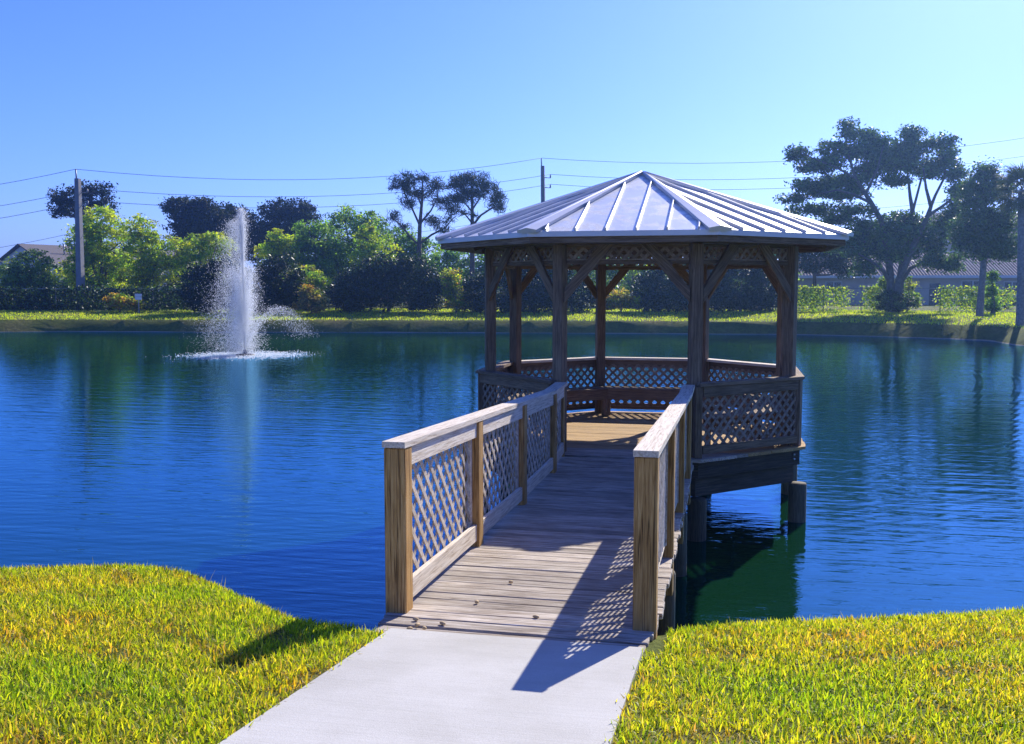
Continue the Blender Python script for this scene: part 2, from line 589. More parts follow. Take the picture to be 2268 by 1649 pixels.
def height(X, Y):
    X, Y = np.asarray(X, float), np.asarray(Y, float)
    sd = shore_dist(X, Y)
    near = np.clip(.055 - .115 * (Y + 8.8), -.14, .75)
    k = np.clip((Y + 3) / 18, 0, 1)
    k = k * k * (3 - 2 * k)
    far = .22 + np.clip((Y - 60) * .004, 0, .5)
    base = near * (1 - k) + far * k
    prof_n = WATER_Z + sd * 1.05
    prof_f = WATER_Z + 1.15 * np.clip(sd, 0, .68) + .055 * np.clip(sd - .68, 0, None)
    prof = prof_n * (1 - k) + prof_f * k
    # soft minimum of lawn level and bank slope
    e = .05
    d = base - prof
    h = .5 * (base + prof - np.sqrt(d * d + e * e * 4))
    h = np.where(sd < 0, np.maximum(WATER_Z + sd * .5 - .01, -2.6), h)
    # small unevenness
    h = h + np.where(sd > .5, .012 * np.sin(X * 2.1 + Y * .7) * np.cos(Y * 1.7 - X * .4), 0)
    return h


def hgt(x, y):
    return float(height(np.array([x]), np.array([y]))[0])


def steps(a, b, s): return list(np.arange(a, b, s))


gx = sorted(set(np.round(steps(-900, -300, 100) + steps(-300, -90, 15) + steps(-90, -8, 2.0) + steps(-8, 8, .16) + steps(8, 50, 1.5) + steps(50, 300, 15) + steps(300, 901, 100), 3)))
gy = sorted(set(np.round(steps(-300, -40, 20) + steps(-40, -16, 2) + steps(-16, -5, .16) + steps(-5, 30, 1.4) + steps(30, 75, .6) + steps(75, 140, 4) + steps(140, 400, 20) + steps(400, 901, 100), 3)))
GX, GY = np.meshgrid(np.array(gx), np.array(gy))
GZ = height(GX, GY)
nx_, ny_ = len(gx), len(gy)
idx = np.arange(nx_ * ny_).reshape(ny_, nx_)
quads = np.stack([idx[:-1, :-1], idx[:-1, 1:], idx[1:, 1:], idx[1:, :-1]], -1).reshape(-1, 4)
gme = np_mesh('ground', np.stack([GX, GY, GZ], -1).reshape(-1, 3), None, quads=quads, smooth=True)
tag(meshobj('ground', gme, M_GROUND, None), 'green lawn and banks all round the pond', kind='structure')

wme = bpy.data.meshes.new('water')
wme.from_pydata([(-150, -11, WATER_Z), (60, -11, WATER_Z), (60, 85, WATER_Z), (-150, 85, WATER_Z)], [], [(0, 1, 2, 3)])
tag(meshobj('water', wme, M_WATER, None), 'rippled blue pond water', kind='structure')

# concrete path: a slab laid on the lawn, following its slope
PX0, PX1 = -.675, .795
pv, pf = [], []
ys = [-8.86, -9.5, -10.2, -11, -12, -13, -14, -15, -17, -20, -26]
for y in ys:
    z = float(np.clip(.055 - .115 * (y + 8.8), -.14, .75)) + .018
    pv += [(PX0, y, z), (PX1, y, z), (PX1, y, z - .14), (PX0, y, z - .14)]
for i in range(len(ys) - 1):
    a, b = i * 4, i * 4 + 4
    for k in range(4):
        pf.append((a + k, a + (k + 1) % 4, b + (k + 1) % 4, b + k))
pf += [(0, 1, 2, 3), tuple(len(pv) - 4 + k for k in range(4))]
tag(hull('path', pv, pf, M_CONC, None, Matrix.Identity(4)), 'pale concrete path leading to the boardwalk', kind='structure')

# ------------------------------------------------------------------ near lawn blades
def blades(name, X, Y, Lr, Wr, cols, mat, lean=.55, seg=True):
    n = len(X)
    Z = height(X, Y) - .004
    az = rng.uniform(0, 2 * PI, n)
    L = rng.uniform(*Lr, n); W = rng.uniform(*Wr, n)
    ln = np.abs(rng.normal(0, lean, n)) + .12
    ln = np.minimum(ln, 1.35)
    dx, dy = np.cos(az), np.sin(az)
    fx = rng.uniform(0, 2 * PI, n)          # facing of the blade
    sx, sy = np.cos(fx) * W / 2, np.sin(fx) * W / 2
    base = np.stack([X, Y, Z], 1)
    side = np.stack([sx, sy, np.zeros(n)], 1)
    mid = base + np.stack([dx * np.sin(ln * .6) * L * .55, dy * np.sin(ln * .6) * L * .55, np.cos(ln * .6) * L * .55], 1)
    tip = mid + np.stack([dx * np.sin(ln * 1.3) * L * .5, dy * np.sin(ln * 1.3) * L * .5, np.cos(ln * 1.3) * L * .5], 1)
    V = np.stack([base - side * .7, base + side * .7, mid + side, mid - side, tip], 1).reshape(-1, 3)
    o = (np.arange(n) * 5)[:, None]
    T = np.concatenate([o + np.array([0, 1, 2]), o + np.array([0, 2, 3]), o + np.array([3, 2, 4])], 0)
    me = np_mesh(name, V, T, np.repeat(cols, 5, 0))
    return me


def grass_cols(n):
    pal = np.array([(.20, .26, .02), (.29, .32, .025), (.40, .37, .03), (.46, .38, .06), (.06, .11, .012), (.42, .30, .12)])
    w = np.array([.25, .27, .22, .09, .11, .06])
    c = pal[rng.choice(len(pal), n, p=w)]
    return c * rng.uniform(.9, 1.65, (n, 1))


def lawn_points(n, x0, x1, y0, y1):
    X = rng.uniform(x0, x1, n); Y = rng.uniform(y0, y1, n)
    sd = shore_dist(X, Y)
    keep = (sd > .12)
    edge = rng.normal(0, .02, n)
    keep &= ~((X > PX0 - .005 + edge) & (X < PX1 + .005 + edge) & (Y < -8.8))
    keep &= ~((X > -.9) & (X < .9) & (Y > -8.9))
    return X[keep], Y[keep]


Xa, Ya = lawn_points(172000, -6.2, -.6, -11.3, -6.4)
Xb, Yb = lawn_points(145000, .6, 5.2, -11.3, -5.8)
X, Y = np.concatenate([Xa, Xb]), np.concatenate([Ya, Yb])
# patchy colour: a slow field shifts whole areas between fresh and straw-coloured
c = grass_cols(len(X))
fld = np.sin(X * 2.3 + 1.3 * np.sin(Y * 1.9)) * np.cos(Y * 2.7 + .8 * np.sin(X * 1.4))
c = c * (1 + np.stack([.22 * fld, .03 * fld, .12 * fld], 1))
# thin, strawy spots where the soil shows, most of them along the path edge
spot = np.sin(X * 5.1 + 2 * np.sin(Y * 3.3)) * np.cos(Y * 6.3 + 1.5 * np.sin(X * 4.2))
spot = spot + .5 * np.exp(-np.abs(X - PX0) / .22) * (X < PX0) + rng.normal(0, .18, len(X))
thin = spot > .62
c[thin] = c[thin] * np.array([.95, .72, .9])
live = ~(thin & (rng.uniform(0, 1, len(X)) < .55))
X, Y, c = X[live], Y[live], c[live]
g = meshobj('grass', blades('grass', X, Y, (.022, .064), (.0045, .0095), c, M_GRASS, .9), M_GRASS, None)
tag(g, 'short yellow green lawn grass beside the concrete path', 'grass', kind='stuff')
Xc, Yc = lawn_points(35000, -9, 9, -17, -11.3)
g = meshobj('grass', blades('grass', Xc, Yc, (.05, .09), (.008, .014), grass_cols(len(Xc)), M_GRASS), M_GRASS, None)
tag(g, 'lawn grass further up the concrete path', 'grass', kind='stuff')
# tall thin stems along the water edge
Xe, Ye = lawn_points(60000, -6, 5, -9.2, -5.6)
sd = shore_dist(Xe, Ye)
k = (sd < .85) & (rng.uniform(0, 1, len(Xe)) < .035)
Xe, Ye = Xe[k], Ye[k]
ec = np.tile(np.array([(.28, .25, .12)]), (len(Xe), 1)) * rng.uniform(.6, 1.2, (len(Xe), 1))
g = meshobj('edge_grass', blades('edge_grass', Xe, Ye, (.06, .15), (.003, .005), ec, M_GRASS, .5), M_GRASS, None)
tag(g, 'thin dry grass stems along the near water edge', 'grass', kind='stuff')

# far lawn: coarser tufts on the opposite bank
n = 150000
X = rng.uniform(-75, 40, n); Y = rng.uniform(36, 70, n)
sd = shore_dist(X, Y)
k = (sd > .95) & (sd < 16)
X, Y = X[k], Y[k]
c = .6 * grass_cols(len(X)) + .75 * np.array([(.22, .33, .03)])
g = meshobj('grass', blades('grass', X, Y, (.07, .15), (.025, .06), c, M_GRASS, .5), M_GRASS, None)
tag(g, 'mown grass on the far bank of the pond', 'grass', kind='stuff')

# ------------------------------------------------------------------ gazebo
gaz = thing('gazebo', (0, 0, 0), 'brown wooden octagonal gazebo with pale metal roof standing over the pond', 'gazebo')
S225 = PI / 8


def V8(i, r, z):
    a = R(-67.5 + 45 * i)
    return Vector((r * math.cos(a), r * math.sin(a), z))


def seg(name, i, r0, r1, z0, z1, mat, parent, a=0.0, b=1.0):
    """mitred length of an octagonal ring between corner i and i+1"""
    def pt(r, t, z): return V8(i, r, z).lerp(V8(i + 1, r, z), t)
    bot = [pt(r0, a, z0), pt(r1, a, z0), pt(r1, b, z0), pt(r0, b, z0)]
    top = [pt(r0, a, z1), pt(r1, a, z1), pt(r1, b, z1), pt(r0, b, z1)]
    M = frame_of((bot[0] + bot[1]) / 2, (bot[2] + bot[3]) / 2)
    return prism(name, bot, top, mat, parent, M)


RP = 2.176
BEAM0, BEAM1 = 2.60, 2.84
# posts
for i in range(8):
    a = R(-67.5 + 45 * i)
    up = (math.cos(a), math.sin(a), 0)
    p = V8(i, RP, 0)
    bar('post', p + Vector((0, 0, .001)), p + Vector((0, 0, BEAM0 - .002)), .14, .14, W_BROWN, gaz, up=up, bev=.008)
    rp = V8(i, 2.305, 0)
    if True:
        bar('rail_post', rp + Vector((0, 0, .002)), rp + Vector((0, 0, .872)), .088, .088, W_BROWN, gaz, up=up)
# deck: boards running across, clipped to the octagon
RD = 2.426
APO = RD * math.cos(S225)
BW, GAP = .139, .006
y = -APO
k = 0
while y < APO - .05:
    y1 = min(y + BW, APO - .001)
    def halfw(yy):
        w = APO
        if abs(yy) > RD * math.sin(S225): w = APO - (abs(yy) - RD * math.sin(S225))
        return w
    jit = random.uniform(-.008, .008)
    a0, a1 = halfw(y) + jit, halfw(y1) + jit
    z = random.uniform(-.002, .002)
    bot = [(-a0, y, z - .038), (a0, y, z - .038), (a1, y1, z - .038), (-a1, y1, z - .038)]
    top = [(-a0, y, z), (a0, y, z), (a1, y1, z), (-a1, y1, z)]
    prism('deck_board', bot, top, W_DECK if k < 4 else W_GOLD, gaz, Matrix.Translation((0, (y + y1) / 2, z - .019)))  # first boards in grey wood: the shaded look at the edge put into colour
    y += BW + GAP
    k += 1
# framing under the deck
for i in range(8):
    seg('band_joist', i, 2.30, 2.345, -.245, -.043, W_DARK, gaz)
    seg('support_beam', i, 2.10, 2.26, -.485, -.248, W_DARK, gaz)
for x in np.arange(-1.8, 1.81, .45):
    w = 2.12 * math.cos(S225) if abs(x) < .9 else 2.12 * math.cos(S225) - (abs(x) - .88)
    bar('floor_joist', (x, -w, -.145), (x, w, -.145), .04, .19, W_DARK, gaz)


def pile(parent, x, y, top, r=.115, bottom=-2.4):
    pts = [(x, y, bottom), (x, y, WATER_Z), (x, y, top - .02), (x, y, top)]
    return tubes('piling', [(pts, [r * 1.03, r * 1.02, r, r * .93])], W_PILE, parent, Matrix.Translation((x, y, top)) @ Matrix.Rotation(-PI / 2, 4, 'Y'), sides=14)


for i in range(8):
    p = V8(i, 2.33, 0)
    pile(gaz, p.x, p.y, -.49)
for i in (1, 2, 6):
    for zz in (-.16, -.10):
        p = V8(i, 2.35, zz); q = V8(i - 1, 2.35, zz)
        b = p.lerp(q, .07)
        nrm = ((p + q) / 2); nrm.z = 0; nrm.normalize()
        tubes('bolt', [([b, b + nrm * .022], [.017, .015])], M_BOLT, gaz, sides=8)


# lattice
def clip_strip(c, s, hw, w, h):
    """strip of half width hw along direction (1, s) through (c,0) clipped to [0,w]x[0,h]"""
    d = Vector((1, s)).normalized(); nn = Vector((-d.y, d.x))
    o = Vector((c, 0))
    P = [o - d * 5 + nn * hw, o - d * 5 - nn * hw, o + d * 5 - nn * hw, o + d * 5 + nn * hw]
    for axis, lim, sign in ((0, 0, 1), (0, w, -1), (1, 0, 1), (1, h, -1)):
        Q = []
        for a, b in zip(P, P[1:] + P[:1]):
            da, db = (a[axis] - lim) * sign, (b[axis] - lim) * sign
            if da >= 0: Q.append(a)
            if da * db < 0: Q.append(a + (b - a) * (da / (da - db)))
        P = Q
        if len(P) < 3: return None
    return P


def lattice(parent, part_name, slat_name, O, A, U, w, h, mat, nrm, pitch=.138, hw=.019, t=.007, phase=0.0):
    """crossed laths in the parallelogram O + a*A + b*U; returns the panel part (a thin edging strip) that holds its slats"""
    O, A, U, nrm = Vector(O), Vector(A), Vector(U), Vector(nrm)
    # the panel's own piece: the bottom nailing strip that the laths are fixed to
    p = prism(part_name, [O - nrm * .0095, O + A * w - nrm * .0095, O + A * w + nrm * .0095, O + nrm * .0095],
              [O - nrm * .0095 + U * .016, O + A * w - nrm * .0095 + U * .016, O + A * w + nrm * .0095 + U * .016, O + nrm * .0095 + U * .016],
              mat, parent, Matrix.Translation(O))
    for s, off in ((1, .0042), (-1, -.0042)):
        c0 = -h if s > 0 else 0
        c1 = w if s > 0 else w + h
        c = c0 + pitch * (.35 + phase)
        while c < c1:
            P = clip_strip(c + random.uniform(-.003, .003), s, hw, w, h)
            if P and len(P) >= 3:
                area = abs(sum(a.x * b.y - b.x * a.y for a, b in zip(P, P[1:] + P[:1]))) / 2
                if area > .0012:
                    f = lambda q, e: O + A * q.x + U * q.y + nrm * (off + e)
                    prism(slat_name, [f(q, -t / 2) for q in P], [f(q, t / 2) for q in P], mat, p, Matrix.Translation(O))
            c += pitch
    return p


# railing round seven sides, open towards the boardwalk (side 7)
for i in range(7):
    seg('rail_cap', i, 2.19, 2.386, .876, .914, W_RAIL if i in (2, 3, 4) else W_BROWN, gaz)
    a, b = V8(i, 2.305, 0), V8(i + 1, 2.305, 0)
    A = (b - a).normalized()
    nrm = ((a + b) / 2).normalized()
    L = (b - a).length
    s0, s1 = a + A * .048, b - A * .048
    for nm, z0, z1 in (('top_rail', .745, .872), ('bottom_rail', .05, .150)):
        q0, q1 = s0 + Vector((0, 0, (z0 + z1) / 2)), s1 + Vector((0, 0, (z0 + z1) / 2))
        bar(nm, q0 + nrm * .032, q1 + nrm * .032, .036, z1 - z0, W_BROWN, gaz)
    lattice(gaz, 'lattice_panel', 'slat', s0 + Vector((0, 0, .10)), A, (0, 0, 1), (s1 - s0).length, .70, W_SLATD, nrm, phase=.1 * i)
    # bench
    ba, bb = (.0, .72) if i == 6 else ((.28, 1.0) if i == 0 else (0.0, 1.0))
    b1 = seg('bench', i, 1.98, 2.10, .412, .450, W_BROWN, gaz, ba, bb)
    seg('seat_board', i, 1.84, 1.972, .411, .449, W_BROWN, b1, ba, bb)
    seg('seat_board', i, 1.70, 1.832, .412, .450, W_BROWN, b1, ba, bb)
    seg('apron', i, 1.725, 1.762, .265, .409, W_BROWN, b1, ba, bb)
    for f in (ba + .03, bb - .03):
        c = V8(i, 1.80, 0).lerp(V8(i + 1, 1.80, 0), f)
        bar('leg', c + Vector((0, 0, .003)), c + Vector((0, 0, .408)), .06, .06, W_BROWN, b1, up=tuple(nrm))

# beams, valance lattice, braces
for i in range(8):
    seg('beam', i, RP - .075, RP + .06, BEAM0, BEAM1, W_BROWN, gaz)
    a, b = V8(i, RP, 0), V8(i + 1, RP, 0)
    A = (b - a).normalized()
    nrm = ((a + b) / 2).normalized()
    s0, s1 = a + A * .085, b - A * .085
    zr = 2.375
    bar('valance_rail', s0 + Vector((0, 0, zr)), s1 + Vector((0, 0, zr)), .038, .05, W_BROWN, gaz)
    bar('valance_top_rail', s0 + Vector((0, 0, BEAM0 - .022)), s1 + Vector((0, 0, BEAM0 - .022)), .036, .036, W_BROWN, gaz)
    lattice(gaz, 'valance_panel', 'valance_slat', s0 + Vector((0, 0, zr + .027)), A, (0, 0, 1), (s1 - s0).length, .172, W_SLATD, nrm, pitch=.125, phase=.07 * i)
    for e, sgn in ((a, 1), (b, -1)):
        p0 = e + A * sgn * .05 + Vector((0, 0, 1.93)) + nrm * .045
        p1 = e + A * sgn * .66 + Vector((0, 0, 2.54)) + nrm * .045
        d = (p1 - p0).normalized()
        # board cut plumb at the post and level under the beam
        hwid = .066
        x0, z0 = .066, 1.93; x1, z1 = .62, 2.595
        prof = [(x0, 1.88), (x0, 2.05), (x1 - .125, z1), (x1 + .05, z1)]
        P0 = [e + A * sgn * x + Vector((0, 0, z)) - nrm * .019 + nrm * .048 for x, z in prof]
        P1 = [e + A * sgn * x + Vector((0, 0, z)) + nrm * .019 + nrm * .048 for x, z in prof]
        prism('brace', P0, P1, W_BROWN, gaz, frame_of(p0, p1))

# roof
RE, ZE, ZA = 2.90, 2.724, 3.66
apex = Vector((0, 0, ZA))
for i in range(8):
    E0, E1 = V8(i, RE, ZE), V8(i + 1, RE, ZE)
    mid = (E0 + E1) / 2
    A = (E1 - E0).normalized()
    up_s = (apex - mid)
    SL = up_s.length
    U = up_s.normalized()
    N = A.cross(U).normalized()
    if N.z < 0: N = -N
    W2 = (E1 - E0).length / 2
    M = Matrix((A, U, N)).transposed().to_4x4(); M.translation = mid
    ap = apex
    pan = prism('roof_panel', [E0 - N * .012, E1 - N * .012, ap - N * .012], [E0, E1, ap], M_ROOF, gaz, M)
    # wooden sheathing under the metal, seen from below
    d2 = N * .045
    sc_ = .985
    prism('roof_sheathing', [mid + (q - mid) * sc_ - d2 for q in (E0, E1, ap)], [mid + (q - mid) * sc_ - N * .016 for q in (E0, E1, ap)], W_BROWN, gaz, M)
    for kx in range(-2, 4):
        off = -.19 + kx * .355 if i % 2 else -.03 + kx * .355
        if abs(off) > W2 - .12: continue
        ln = SL * (1 - abs(off) / W2) - .10
        if ln < .12: continue
        q0 = mid + A * off + U * .006 + N * .017
        q1 = mid + A * off + U * ln + N * .017
        o = bar('seam', q0, q1, .019, .034, M_TRIM, pan, up=tuple(N), bev=.003)
    # metal drip edge, wooden fascia
    seg('drip_edge', i, RE - .035, RE + .004, ZE - .062, ZE - .004, M_TRIM, gaz)
    seg('fascia_board', i, RE - .088, RE - .039, ZE - .135, ZE - .030, W_BROWN, gaz)
    # rafters
    hz = Vector((0, 0, -.085))
    bar('hip_rafter', V8(i, RE - .12, ZE - .0) + hz + Vector((0, 0, .04)), apex + hz * 1.1, .045, .12, W_BROWN, gaz)
    for fr in (.32, .68):
        e = E0.lerp(E1, fr); t = E0.lerp(apex, .62) if fr < .5 else E1.lerp(apex, .62)
        inn = (mid - Vector((0, 0, mid.z))).normalized()
        # common rafters parallel to the slope
        ln = SL * (1 - abs(fr - .5) * 2) * .97
        q0 = mid + A * (fr - .5) * 2 * W2 - N * .10 + U * .09
        bar('rafter', q0, q0 + U * (ln - .12), .04, .10, W_BROWN, gaz, up=tuple(N))
# hip caps over the joints
for i in range(8):
    E = V8(i, RE + .02, ZE - .006)
    hd = (apex - E).normalized()
    def face_axes(j):
        e0, e1 = V8(j, RE, ZE), V8(j + 1, RE, ZE)
        m_ = (e0 + e1) / 2
        A_ = (e1 - e0).normalized(); U_ = (apex - m_).normalized(); N_ = A_.cross(U_).normalized()
        return N_ if N_.z > 0 else -N_
    Nl, Nr = face_axes(i - 1), face_axes(i)
    sl = hd.cross(Nl).normalized(); sr_ = hd.cross(Nr).normalized()
    # make the side vectors point away from the hip, down each face
    ml = (V8(i - 1, RE, ZE) - E); mr_ = (V8(i + 1, RE, ZE) - E)
    if sl.dot(ml) < 0: sl = -sl
    if sr_.dot(mr_) < 0: sr_ = -sr_
    upn = (Nl + Nr).normalized()
    wd = .135
    def cs(P, w):
        return [P + sl * w + Nl * .004, P + sl * w + Nl * .040, P + upn * .050, P + sr_ * w + Nr * .040, P + sr_ * w + Nr * .004]
    n5 = cs(E, wd)
    top = apex - hd * .02 + Vector((0, 0, .002 * i * .3))
    f5 = cs(top, .012)
    prism('hip_cap', n5, f5, M_TRIM, gaz, frame_of(E, apex))

# ------------------------------------------------------------------ boardwalk
bw = thing('boardwalk', (0, -5.5, 0), 'weathered plank boardwalk with lattice railings running from path to gazebo', 'boardwalk')


def deck_z(y):
    return float(np.interp(y, [-8.9, -4.2, -3.03, -2.3], [.055, -.085, -.07, -.004]))


def cap_z(y):
    return float(np.interp(y, [-8.5, -3.03, -2.22], [1.125, .885, .905]))


y = -8.85
k = 0
while y < -2.38:
    y1 = y + BW
    z = (deck_z(y) + deck_z(y1)) / 2 + random.uniform(-.0025, .0025)
    if k == 0: z -= .012
    xl, xr = -.835 + random.uniform(-.02, .008), .835 + random.uniform(-.008, .02)
    if k < 2: xl, xr = -.80 - .015 * k, .80 + .01 * k
    tilt = math.atan2(deck_z(y1) - deck_z(y), BW) + random.uniform(-.008, .008)
    o = bar('deck_board', (xl, (y + y1) / 2, z - .019), (xr, (y + y1) / 2, z - .019), BW, .038, W_DECK, bw, up=(0, -math.sin(tilt), math.cos(tilt)), bev=.005)
    y = y1 + GAP
    k += 1
for x in (-.68, 0, .68):
    for ya, yb in ((-8.7, -5.9), (-5.88, -3.05), (-3.03, -2.36)):
        bar('stringer', (x, ya, deck_z(ya) - .145), (x, yb, deck_z(yb) - .145), .045, .20, W_DARK, bw)
for s in (-1, 1):
    for yy in (-6.1, -3.7):
        pile(bw, s * .74, yy, deck_z(yy) - .25, .095)
POSTY = [-8.43, -6.58, -4.78, -3.03, -2.30]
for s in (-1, 1):
    xc = s * .77
    for j, yy in enumerate(POSTY):
        w = .138 if j < 4 else .09
        bar('post', (xc, yy, deck_z(yy) - (.30 if j else .16)), (xc, yy, cap_z(yy) - .040), w, w, W_POST, bw, up=(0, 1, 0), bev=.006)
    # cap in two lengths, bent where the walk levels out; mitred at the bend
    yb = -3.03
    x0, x1 = xc - .074, xc + .074
    for (ya, yb_, ) in ((-8.515, -3.03), (-3.03, -2.235)):
        bot, top = [], []
        for yy in (ya, yb_):
            zt = cap_z(yy)
            bot += [(x0, yy, zt - .038), (x1, yy, zt - .038)]
            top += [(x0, yy, zt), (x1, yy, zt)]
        order = (0, 1, 3, 2)
        M = frame_of((xc, ya, cap_z(ya)), (xc, yb_, cap_z(yb_)))
        o = prism('rail_cap', [bot[q] for q in order], [top[q] for q in order], W_RAIL, bw, M)
    for j in range(4):
        ya, yb_ = POSTY[j] + .07, POSTY[j + 1] - (.07 if j < 3 else .046)
        ca, cb = cap_z(ya), cap_z(yb_)
        da, db = deck_z(ya), deck_z(yb_)
        off = -s * .032                               # rails stand towards the walk
        bar('top_rail', (xc + off, ya, ca - .040 - .066), (xc + off, yb_, cb - .040 - .066), .036, .125, W_RAIL, bw)
        bar('bottom_rail', (xc + off - s * .0, ya, da + .115), (xc + off, yb_, db + .115), .036, .135, W_RAIL, bw)
        # stiles beside the posts, behind the rails
        for ye in (ya + .022, yb_ - .022):
            bar('stile', (xc + s * .004, ye, deck_z(ye) + .10), (xc + s * .004, ye, cap_z(ye) - .06), .034, .038, W_SLAT, bw, up=(0, 1, 0))
        Lh = yb_ - ya
        A = Vector((0, Lh, (db - da) * .5 + (cb - ca) * .5)) / Lh
        hgtp = (ca - .06) - (da + .12)
        lattice(bw, 'lattice_panel', 'slat', (xc + s * .004, ya, da + .12), A, (0, 0, 1), Lh, hgtp, W_SLAT, (s, 0, 0), pitch=.158, phase=.13 * j)

# seed pods dropped on the planks
M_POD = simple('dry_seed_pod', (.48, .34, .17), .7, 0, .3, 30)
pods = [(-.60, -8.62, 'tan seed pod closest to the foot of the left front post'), (-.56, -8.72, 'tan seed pod on the second plank from the concrete path'),
        (-.42, -8.66, 'tan seed pod beside the dark gap between end planks'), (-.58, -8.80, 'tan seed pod on the very last plank before the concrete'),
        (-.50, -8.77, 'small brown seed pod in the cluster on the last plank'), (-.22, -7.66, 'lone seed pod lying in the sun farthest along the planks'),
        (-.33, -8.18, 'reddish seed pod alone on the planks near the left bottom rail'), (.10, -8.4, 'seed pod in the middle of the boardwalk near the post shadow')]
for q, (x, yy, lab) in enumerate(pods):
    me = bpy.data.meshes.new('seed_pod')
    bm = bmesh.new()
    bmesh.ops.create_icosphere(bm, subdivisions=2, radius=.013)
    for v in bm.verts:
        v.co.x *= 1.5 + .3 * math.sin(q); v.co.z *= .8
        v.co *= 1 + .15 * math.sin(v.co.x * 300 + q) * math.cos(v.co.y * 260)
    bm.to_mesh(me); bm.free()
    for p_ in me.polygons: p_.use_smooth = True
    o = meshobj('seed_pod', me, M_POD, None, Matrix.Translation((x, yy, deck_z(yy) + .012)) @ Matrix.Rotation(q * 1.3, 4, 'Z'))
    tag(o, lab, 'seed pod', 'seed pods on the boardwalk')

# ------------------------------------------------------------------ fountain
ft = thing('fountain', FOUNT, 'tall white water jet fountain spraying from the middle of the pond', 'fountain')
tubes('float', [([FOUNT + Vector((0, 0, -.12)), FOUNT + Vector((0, 0, .03)), FOUNT + Vector((0, 0, .07))], [.45, .45, .34])], M_BLACK, ft, Matrix.Translation(FOUNT), sides=18)
tubes('nozzle', [([FOUNT + Vector((0, 0, .05)), FOUNT + Vector((0, 0, .22)), FOUNT + Vector((0, 0, .26))], [.13, .10, .07])], M_STEEL, ft, Matrix.Translation(FOUNT), sides=12)


def drops(P, size):
    n = len(P)
    q = rng.normal(0, 1, (n, 3, 3))
    T = np.array([(1, 1, 1), (1, -1, -1), (-1, 1, -1), (-1, -1, 1)], float) / 1.73
    d0 = q[:, 0] / np.linalg.norm(q[:, 0], axis=1, keepdims=True)
    d1 = np.cross(d0, q[:, 1]); d1 /= np.linalg.norm(d1, axis=1, keepdims=True)
    d2 = np.cross(d0, d1)
    Rm = np.stack([d0, d1, d2], 1)
    V = P[:, None, :] + np.einsum('kj,njl->nkl', T, Rm) * size[:, None, None]
    o = (np.arange(n) * 4)[:, None]
    F = np.concatenate([o + np.array(t) for t in ((0, 1, 2), (0, 3, 1), (0, 2, 3), (1, 3, 2))], 0)
    return V.reshape(-1, 3), F


def jet(n, h, tilt, az, spread, wind=(-.10, -.02), tmax=.98, tmin=0.0, pw=1.0):
    v0 = np.sqrt(2 * 9.8 * h) / np.cos(tilt) * (1 - np.abs(rng.normal(0, .07, n)))
    tl = tilt + rng.normal(0, spread, n)
    a = az + rng.normal(0, spread / max(.06, math.sin(abs(tilt) + .03)), n) if tilt > .02 else rng.uniform(0, 2 * PI, n)
    if tilt <= .02: tl = np.abs(rng.normal(0, spread, n))
    T = 2 * v0 * np.cos(tl) / 9.8
    t = T * (tmin + (tmax - tmin) * rng.uniform(0, 1, n) ** pw)
    hx = v0 * np.sin(tl)
    x = hx * np.cos(a) * t; y_ = hx * np.sin(a) * t
    z = v0 * np.cos(tl) * t - 4.9 * t * t + .22
    turb = rng.normal(0, 1, (n, 3)) * (t[:, None] * .035)
    P = np.stack([x + wind[0] * t * t * rng.uniform(.3, 2.2, n), y_ + wind[1] * t * t, z], 1) + turb
    return P[P[:, 2] > 0]


rv = np.array(rgt)
parts_P = []
parts_P.append(jet(16000, 6.4, 0, 0, .014, wind=(-.02, 0), tmax=.5))
parts_P.append(jet(12000, 5.9, 0, 0, .024, wind=(-.2, 0), tmin=.4, tmax=1.0))
for a in np.arange(0, 2 * PI, PI / 4):
    parts_P.append(jet(1700, 3.8, .085, a + .3, .012, wind=(-.14, 0), tmax=.98))
    parts_P.append(jet(900, 2.6, .11, a, .03, wind=(-.2, 0), tmax=1))
az_r = YAW                          # towards the right of the picture
for da in (-.15, .1):
    parts_P.append(jet(1800, 2.0, .40, az_r + da, .05, wind=(0, 0), tmax=.9))
parts_P.append(jet(250, 2.0, .40, az_r + PI - .3, .05, wind=(0, 0), tmax=.95))
P = np.concatenate(parts_P)
S = rng.uniform(.007, .017, len(P))
# fine mist hanging and drifting left of the jet
m_n = 30000
mz = rng.beta(1.3, 2.2, m_n) * 4.4
mp_ = np.stack([rng.normal(-.16, .34, m_n) * (.30 + .95 * np.exp(-mz / 2.0)), rng.normal(0, .4, m_n), mz + .05], 1)
mp2_ = np.stack([rng.normal(-.9, .7, 1800), rng.normal(0, .7, 1800), rng.beta(1.5, 1.8, 1800) * 3.4], 1)
P = np.concatenate([P, mp_, mp2_])
S = np.concatenate([S, rng.uniform(.009, .017, m_n), rng.uniform(.006, .012, 1800)])
V, F = drops(P, S)
tag(meshobj('spray', np_mesh('spray', V, F), M_DROP, ft, Matrix.Translation(FOUNT)), kind='stuff')
# splash where the spray falls back
n = 4000
rr = np.abs(rng.normal(1.6, .75, n)); aa = rng.uniform(0, 2 * PI, n)
P = np.stack([rr * np.cos(aa), rr * np.sin(aa), np.abs(rng.normal(0, .03, n))], 1)
V, F = drops(P, rng.uniform(.010, .03, n))
tag(meshobj('splash', np_mesh('splash', V, F), M_DROP, ft, Matrix.Translation(FOUNT)), kind='stuff')


